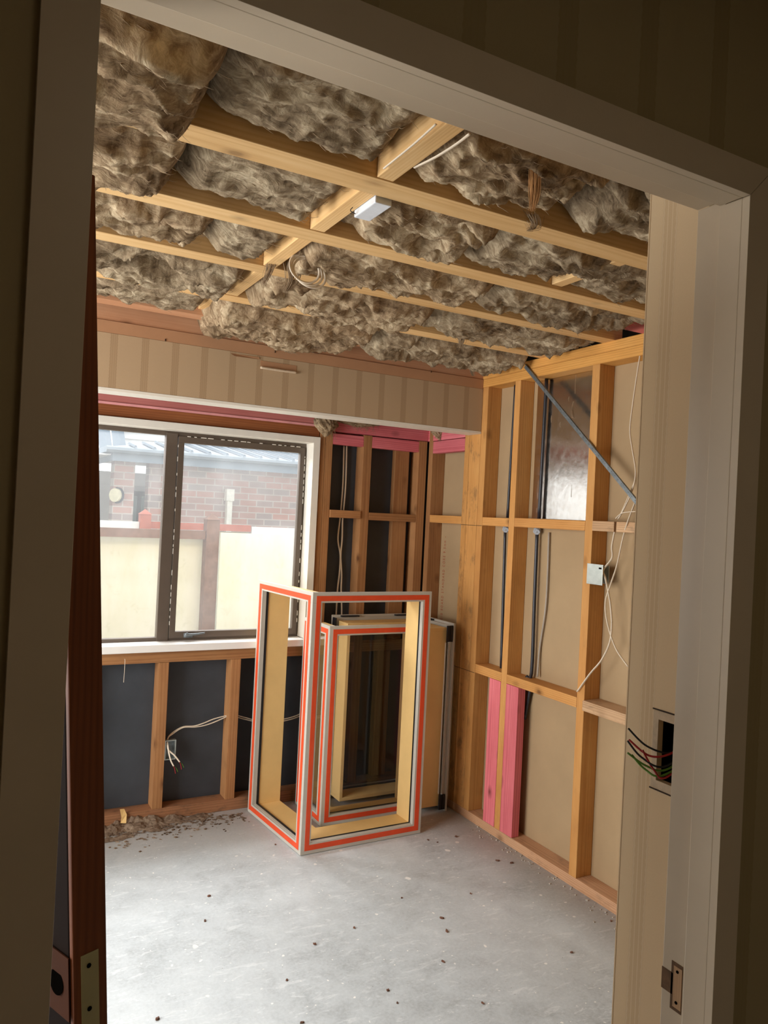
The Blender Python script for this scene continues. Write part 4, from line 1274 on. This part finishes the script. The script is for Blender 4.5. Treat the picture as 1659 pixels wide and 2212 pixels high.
rr = random.Random(21)
def chip(u, v, s, label, group, m='debris'):
    c = P(u, v, 2, 0.0)
    n = rr.randint(5, 8)
    a0 = rr.uniform(0, 6.28)
    ring = [(math.cos(a0+i*6.283/n)*s*rr.uniform(0.6, 1.2), math.sin(a0+i*6.283/n)*s*0.6*rr.uniform(0.6, 1.2)) for i in range(n)]
    ca, sa = math.cos(a0), math.sin(a0)
    mb = MB()
    vs = [(c[0]+x*ca-y*sa, c[1]+x*sa+y*ca, 0.0006) for x, y in ring]+[(c[0]+x*0.8*ca-y*0.8*sa, c[1]+x*0.8*sa+y*0.8*ca, s*rr.uniform(0.3, 0.7)) for x, y in ring]
    fs = [tuple(range(n))[::-1], tuple(range(n, 2*n))]+[(i, (i+1) % n, (i+1) % n+n, i+n) for i in range(n)]
    mb.add(vs, fs)
    o = mb.build('debris_chip', M[m], None)
    tag(o, label, 'debris', group)
pts = [(595, 1825, 'left of the tallest frame foot'), (765, 2005, 'near the middle of the bare floor'), (868, 1940, 'right of centre on the bare floor'), (955, 1984, 'below the pink blocks on the open floor'), (1017, 1931, 'between the frames and the doorway, right half'),
       (957, 2078, 'in front of the wall end, low in the view'), (680, 2040, 'just left of the floor centre'), (1043, 2168, 'lowest of the right hand group'), (620, 2118, 'reddish, low left of centre'), (452, 1936, 'small, on the left half of the floor'),
       (443, 1990, 'small, left and nearer the door leaf'), (925, 1815, 'beside the right end of the tallest frame'), (945, 1820, 'next to the untaped frame foot'), (985, 1808, 'by the shadow of the untaped frame'), (652, 2210, 'at the bottom edge of the view'),
       (340, 2202, 'near the foot of the door leaf'), (858, 2167, 'small, low centre'), (1105, 1865, 'beside the right bottom plate'), (1160, 1860, 'close to the right bottom plate'), (1075, 1860, 'short way from the right bottom plate'),
       (1320, 1990, 'in the corner of floor and papered wall end'), (1235, 2058, 'near the papered wall end'), (537, 1752, 'under the left foot of the tallest frame'), (838, 2140, 'low middle, tiny'), (965, 2012, 'tiny, right of centre')]
for u, v, w in pts:
    chip(u, v, rr.uniform(0.006, 0.011), 'small dark brown chip of debris ' + w, 'dark chips scattered on the floor')
mb = MB()
for k in range(420):
    x = rr.uniform(0.3, 1.35); y = 3.86-abs(rr.gauss(0, 0.10))*(1.35-x*0.6); s = rr.uniform(0.001, 0.006)
    mb.obox((x, y, s*0.5), (s, s*0.6*rr.uniform(-1, 1), 0), (-s*0.4, s*0.7, 0), (0, 0, s*0.5))
o = mb.build('dust_crumbs', M['dust'], None)
tag(o, 'loose brown crumbs spilled around the dust heap under the window', 'crumbs', kind='stuff')
# crumbs along the right plate
mb = MB()
for k in range(160):
    y = rr.uniform(1.3, 3.25); x = XR-abs(rr.gauss(0.0, 0.035))-0.006; s = rr.uniform(0.001, 0.004)
    mb.obox((x, y, s*0.5), (s, s*0.4, 0), (-s*0.4, s*0.8, 0), (0, 0, s*0.5))
o = mb.build('plaster_crumbs', plain('crumbs', '#b5aca0', 0.9, var=0.3), None)
tag(o, 'scatter of plaster crumbs along the right bottom plate', 'crumbs', kind='stuff')

# ------------------------------------------------------------------ outside: fences and the neighbouring house
GZ = -0.25
struct('ground', MB().box(-12, 22, 4.12, 30, GZ-0.1, GZ), plain('outside_ground', '#8f8b80', 0.9, var=0.15, scale=3))
E_cream = NT('fence_sheet_cream', 0.8, spec=0.15)
_n = E_cream.noise(E_cream.coord((1, 1, 0.25)), 4.0, 6, 0.65)
_n2 = E_cream.noise(E_cream.coord(), 14.0, 6, 0.7, 0.5)
_c = E_cream.ramp(_n, [(0.3, hexc('#c3c2aa')), (0.6, hexc('#cdccbf'))])
_c = E_cream.mix(E_cream.math('MULTIPLY', E_cream.ramp(_n2, [(0.55, g(0)), (0.75, g(1))]), 0.4), _c, hexc('#a9a88a'))
E_cream.color(_c)
M['fence_sheet'] = E_cream.m
M['fence_post'] = plain('weathered_brown_post', '#6f564a', 0.85, var=0.2, scale=20, bump=0.3)
M['fence_red'] = plain('faded_red_rail', '#b36a58', 0.8, var=0.12)
M['fence_white'] = plain('white_fence_sheet', '#dededc', 0.7, var=0.03)
M['roofmetal'] = plain('blue_grey_roofing', '#a5adb6', 0.5, spec=0.4, var=0.05)
M['fascia'] = plain('blue_grey_fascia', '#78858f', 0.5, var=0.05)
M['weather'] = plain('white_weatherboard', '#e4e4e2', 0.6, var=0.03)

F1 = empty('near_fence', (1.6, 5.6, GZ), 'brown framed fence with cream sheets, nearest outside the window', 'fence')
F2 = empty('far_fence', (1.6, 7.5, GZ), 'further fence of white boards and a faded red rail, before the brick house', 'fence')
def postobj(x, y, w, ztop, m, lab, grp):
    mb = MB().box(x-w/2, x+w/2, y-w/2, y+w/2, GZ, ztop-0.05)
    r = w/2+0.006
    zb = ztop-0.05
    mb.add([(x-r, y-r, zb), (x+r, y-r, zb), (x+r, y+r, zb), (x-r, y+r, zb), (x, y, ztop)], [(0, 1, 4), (1, 2, 4), (2, 3, 4), (3, 0, 4), (3, 2, 1, 0)])
    return mb.build('fence_post', m, F1 if y < 6 else F2)
postobj(1.612, 5.6, 0.095, 1.56, M['fence_post'], 'dark brown fence post with a pyramid cap, seen in the middle of the opening sash', 'near fence posts')
postobj(-1.2, 5.6, 0.095, 1.56, M['fence_post'], '', '')
MB().box(-4.0, 1.562, 5.57, 5.62, 1.362, 1.425).build('fence_rail', M['fence_post'], F1)
MB().box(-4.0, 1.63, 5.65, 5.665, GZ, 1.36).build('fence_panel', M['fence_sheet'], F1)
MB().box(1.665, 5.0, 5.53, 5.545, GZ, 1.418).build('fence_panel', M['fence_sheet'], F1)
postobj(1.507, 7.5, 0.10, 1.555, M['fence_red'], '', '')
MB().box(1.56, 2.56, 7.48, 7.53, 1.372, 1.437).build('fence_rail', M['fence_red'], F2)
MB().box(-3.0, 1.455, 7.48, 7.5, GZ, 1.432).build('fence_panel', M['fence_white'], F2)['label'] = 'white boards left of the red capped post'
MB().box(2.57, 6.0, 7.48, 7.5, GZ, 1.425).build('fence_panel', M['fence_white'], F2)['label'] = 'white boards right of the red rail'
MB().box(1.56, 2.56, 7.54, 7.56, GZ, 1.365).build('fence_panel', M['fence_sheet'], F2)['label'] = 'cream sheet under the red rail'

h = empty('neighbour_house', (4.0, 11.0, GZ), 'brick house with blue-grey metal roof behind the fences', 'house')
bt = NT('mixed_clinker_brick', 0.85, spec=0.15)
tcb = bt.n('ShaderNodeTexCoord'); mpb = bt.n('ShaderNodeMapping')
mpb.inputs['Rotation'].default_value = (math.pi/2, 0, 0)
bt.l(tcb.outputs['Object'], mpb.inputs[0])
bk_ = bt.n('ShaderNodeTexBrick')
bk_.inputs['Scale'].default_value = 1.0
bk_.inputs['Brick Width'].default_value = 0.24
bk_.inputs['Row Height'].default_value = 0.086
bk_.inputs['Mortar Size'].default_value = 0.008
bk_.inputs['Color1'].default_value = hexc('#c07c6a')
bk_.inputs['Color2'].default_value = hexc('#8e888a')
bk_.inputs['Mortar'].default_value = hexc('#c9c2ba')
bk_.inputs['Bias'].default_value = 0.0
bt.l(mpb.outputs[0], bk_.inputs['Vector'])
bt.color(bt.mix(0.42, bk_.outputs['Color'], bt.ramp(bt.noise(bt.coord(rnd=False), 3.0, 3), [(0.3, hexc('#b3a094')), (0.7, hexc('#cabdb4'))])))
M['brick'] = bt.m
MB().box(2.054, 9.0, 10.1, 10.3, GZ, 2.16).build('brick_wall', M['brick'], h)
MB().box(1.60, 1.85, 9.95, 10.2, GZ, 2.12).build('brick_pillar', M['brick'], h)
mb = MB()
for k in range(14):
    z0 = GZ+0.02+k*0.19
    if z0 > 2.0: break
    mb.add([(-3, 11.6, z0), (3.2, 11.6, z0), (3.2, 11.57, z0), (-3, 11.57, z0), (-3, 11.6, z0+0.19), (3.2, 11.6, z0+0.19)], [(0, 1, 2, 3), (3, 2, 5, 4), (0, 4, 5, 1), (0, 3, 4), (1, 5, 2)])
mb.build('weatherboard_wall', M['weather'], h)
MB().box(-3, 9, 9.55, 11.6, 2.165, 2.18).build('soffit', M['weather'], h)
mb = MB().box(1.50, 9.0, 9.50, 9.52, 2.10, 2.20)
mb.box(1.49, 1.51, 9.52, 13.0, 2.10, 2.20)
mb.build('fascia', M['fascia'], h)
mb = MB()
gp = [(0, 2.27), (-0.05, 2.27), (-0.085, 2.255), (-0.09, 2.225), (-0.06, 2.195), (0, 2.195)]
mb.prism([(1.42, 9.5+a, b) for a, b in gp], (7.6, 0, 0))
mb.box(1.42, 1.50, 9.5, 13.0, 2.20, 2.27)
mb.build('gutter', plain('gutter_grey', '#8a959d', 0.4, var=0.04), h)
# hip roof: low front plane and its ridge
rz0, rz1, ry1 = 2.262, 2.60, 11.6
roof = MB()
roof.add([(1.45, 9.46, rz0), (9.0, 9.46, rz0), (9.0, ry1, rz1), (3.0, ry1, rz1), (1.45, 13.2, rz0), (9.0, 13.2, rz0)],
         [(0, 1, 2, 3), (0, 3, 4), (3, 2, 5, 4)])
rf = roof.build('roof', M['roofmetal'], h)
mb = MB()
for k in range(32):
    x = 1.75+k*0.225
    t = min(1.0, (x-1.45)/1.55)
    a = Vector((x, 9.44, rz0+0.012)); b = Vector((x, 9.46+(ry1-9.46)*t, rz0+(rz1-rz0)*t+0.012))
    s = Vector((0.02, 0, 0)); up = Vector((0, 0, 0.022))
    mb.add([a-s, a+s, b+s, b-s, a-s*0.4+up, a+s*0.4+up, b+s*0.4+up, b-s*0.4+up], [(0, 1, 2, 3), (4, 5, 6, 7), (0, 4, 5, 1), (1, 5, 6, 2), (3, 2, 6, 7), (0, 3, 7, 4)])
mb.build('roof_rib', M['fascia'], rf)['kind'] = 'stuff'
wp_ = P(497, 1052, 1, 10.02)
MB().box(wp_[0]-0.035, wp_[0]+0.035, 9.99, 10.08, GZ, 1.80).box(wp_[0]-0.055, wp_[0]+0.05, 9.97, 10.08, 1.70, 1.86).build('downpipe', plain('cream_downpipe', '#e9e7da', 0.5), h)
lt = P(257, 1070, 1, 9.93)
MB().tube([(1.64, 9.93, lt[2]), (1.61, 9.905, lt[2])], 0.085, seg=24).build('wall_lamp', plain('cream_lamp', '#e6dfbd', 0.4), h)
MB().tube([(1.662, 9.945, lt[2]), (1.641, 9.93, lt[2])], 0.10, seg=24).build('lamp_ring', plain('dark_lamp_ring', '#2c3340', 0.4), h)
wd = MB()
a = P(280, 1060, 1, 11.5); b = P(321, 1060, 1, 11.5)
wd.box(a[0], b[0], 11.48, 11.56, GZ, a[2])
d_ = wd.build('house_door', plain('dark_brown_joinery', '#4c423d', 0.5), h)
m_ = (a[0]+b[0])/2
MB().box(a[0]+0.05, m_-0.03, 11.46, 11.475, GZ+0.1, a[2]-0.07).box(m_+0.03, b[0]-0.05, 11.46, 11.475, GZ+0.1, a[2]-0.07).build('house_door_pane', plain('reflecting_pane', '#8fa3a0', 0.1, spec=0.8), d_)
# taller white house behind on the left
h2 = empty('weatherboard_house', (1.5, 16.0, GZ), 'white weatherboard upper storey rising behind the brick house, left pane', 'house')
a = P(245, 915, 1, 15.0); b = P(361, 930, 1, 15.0)
mb = MB()
for k in range(18):
    z0 = 0.4+k*0.22
    x0_, x1_ = a[0], 9.0 if z0 < 2.2 else b[0]+6.5
    mb.add([(x0_, 15.0, z0), (x1_, 15.0, z0), (x1_, 14.97, z0), (x0_, 14.97, z0), (x0_, 15.0, z0+0.22), (x1_, 15.0, z0+0.22)], [(0, 1, 2, 3), (3, 2, 5, 4), (0, 4, 5, 1), (0, 3, 4), (1, 5, 2)])
mb.build('weatherboard_wall', M['weather'], h2)
mb = MB()
for k in range(28):
    x = -4+k*0.24
    if x > a[0]-0.1: break
    mb.add([(x, 14.0, 2.45), (x+0.22, 14.0, 2.45), (x+0.22, 15.0, 3.4), (x, 15.0, 3.4), (x+0.11, 14.0, 2.50), (x+0.11, 15.0, 3.45)], [(0, 4, 5, 3), (4, 1, 2, 5)])
mb.build('lower_roof', M['fascia'], h2)
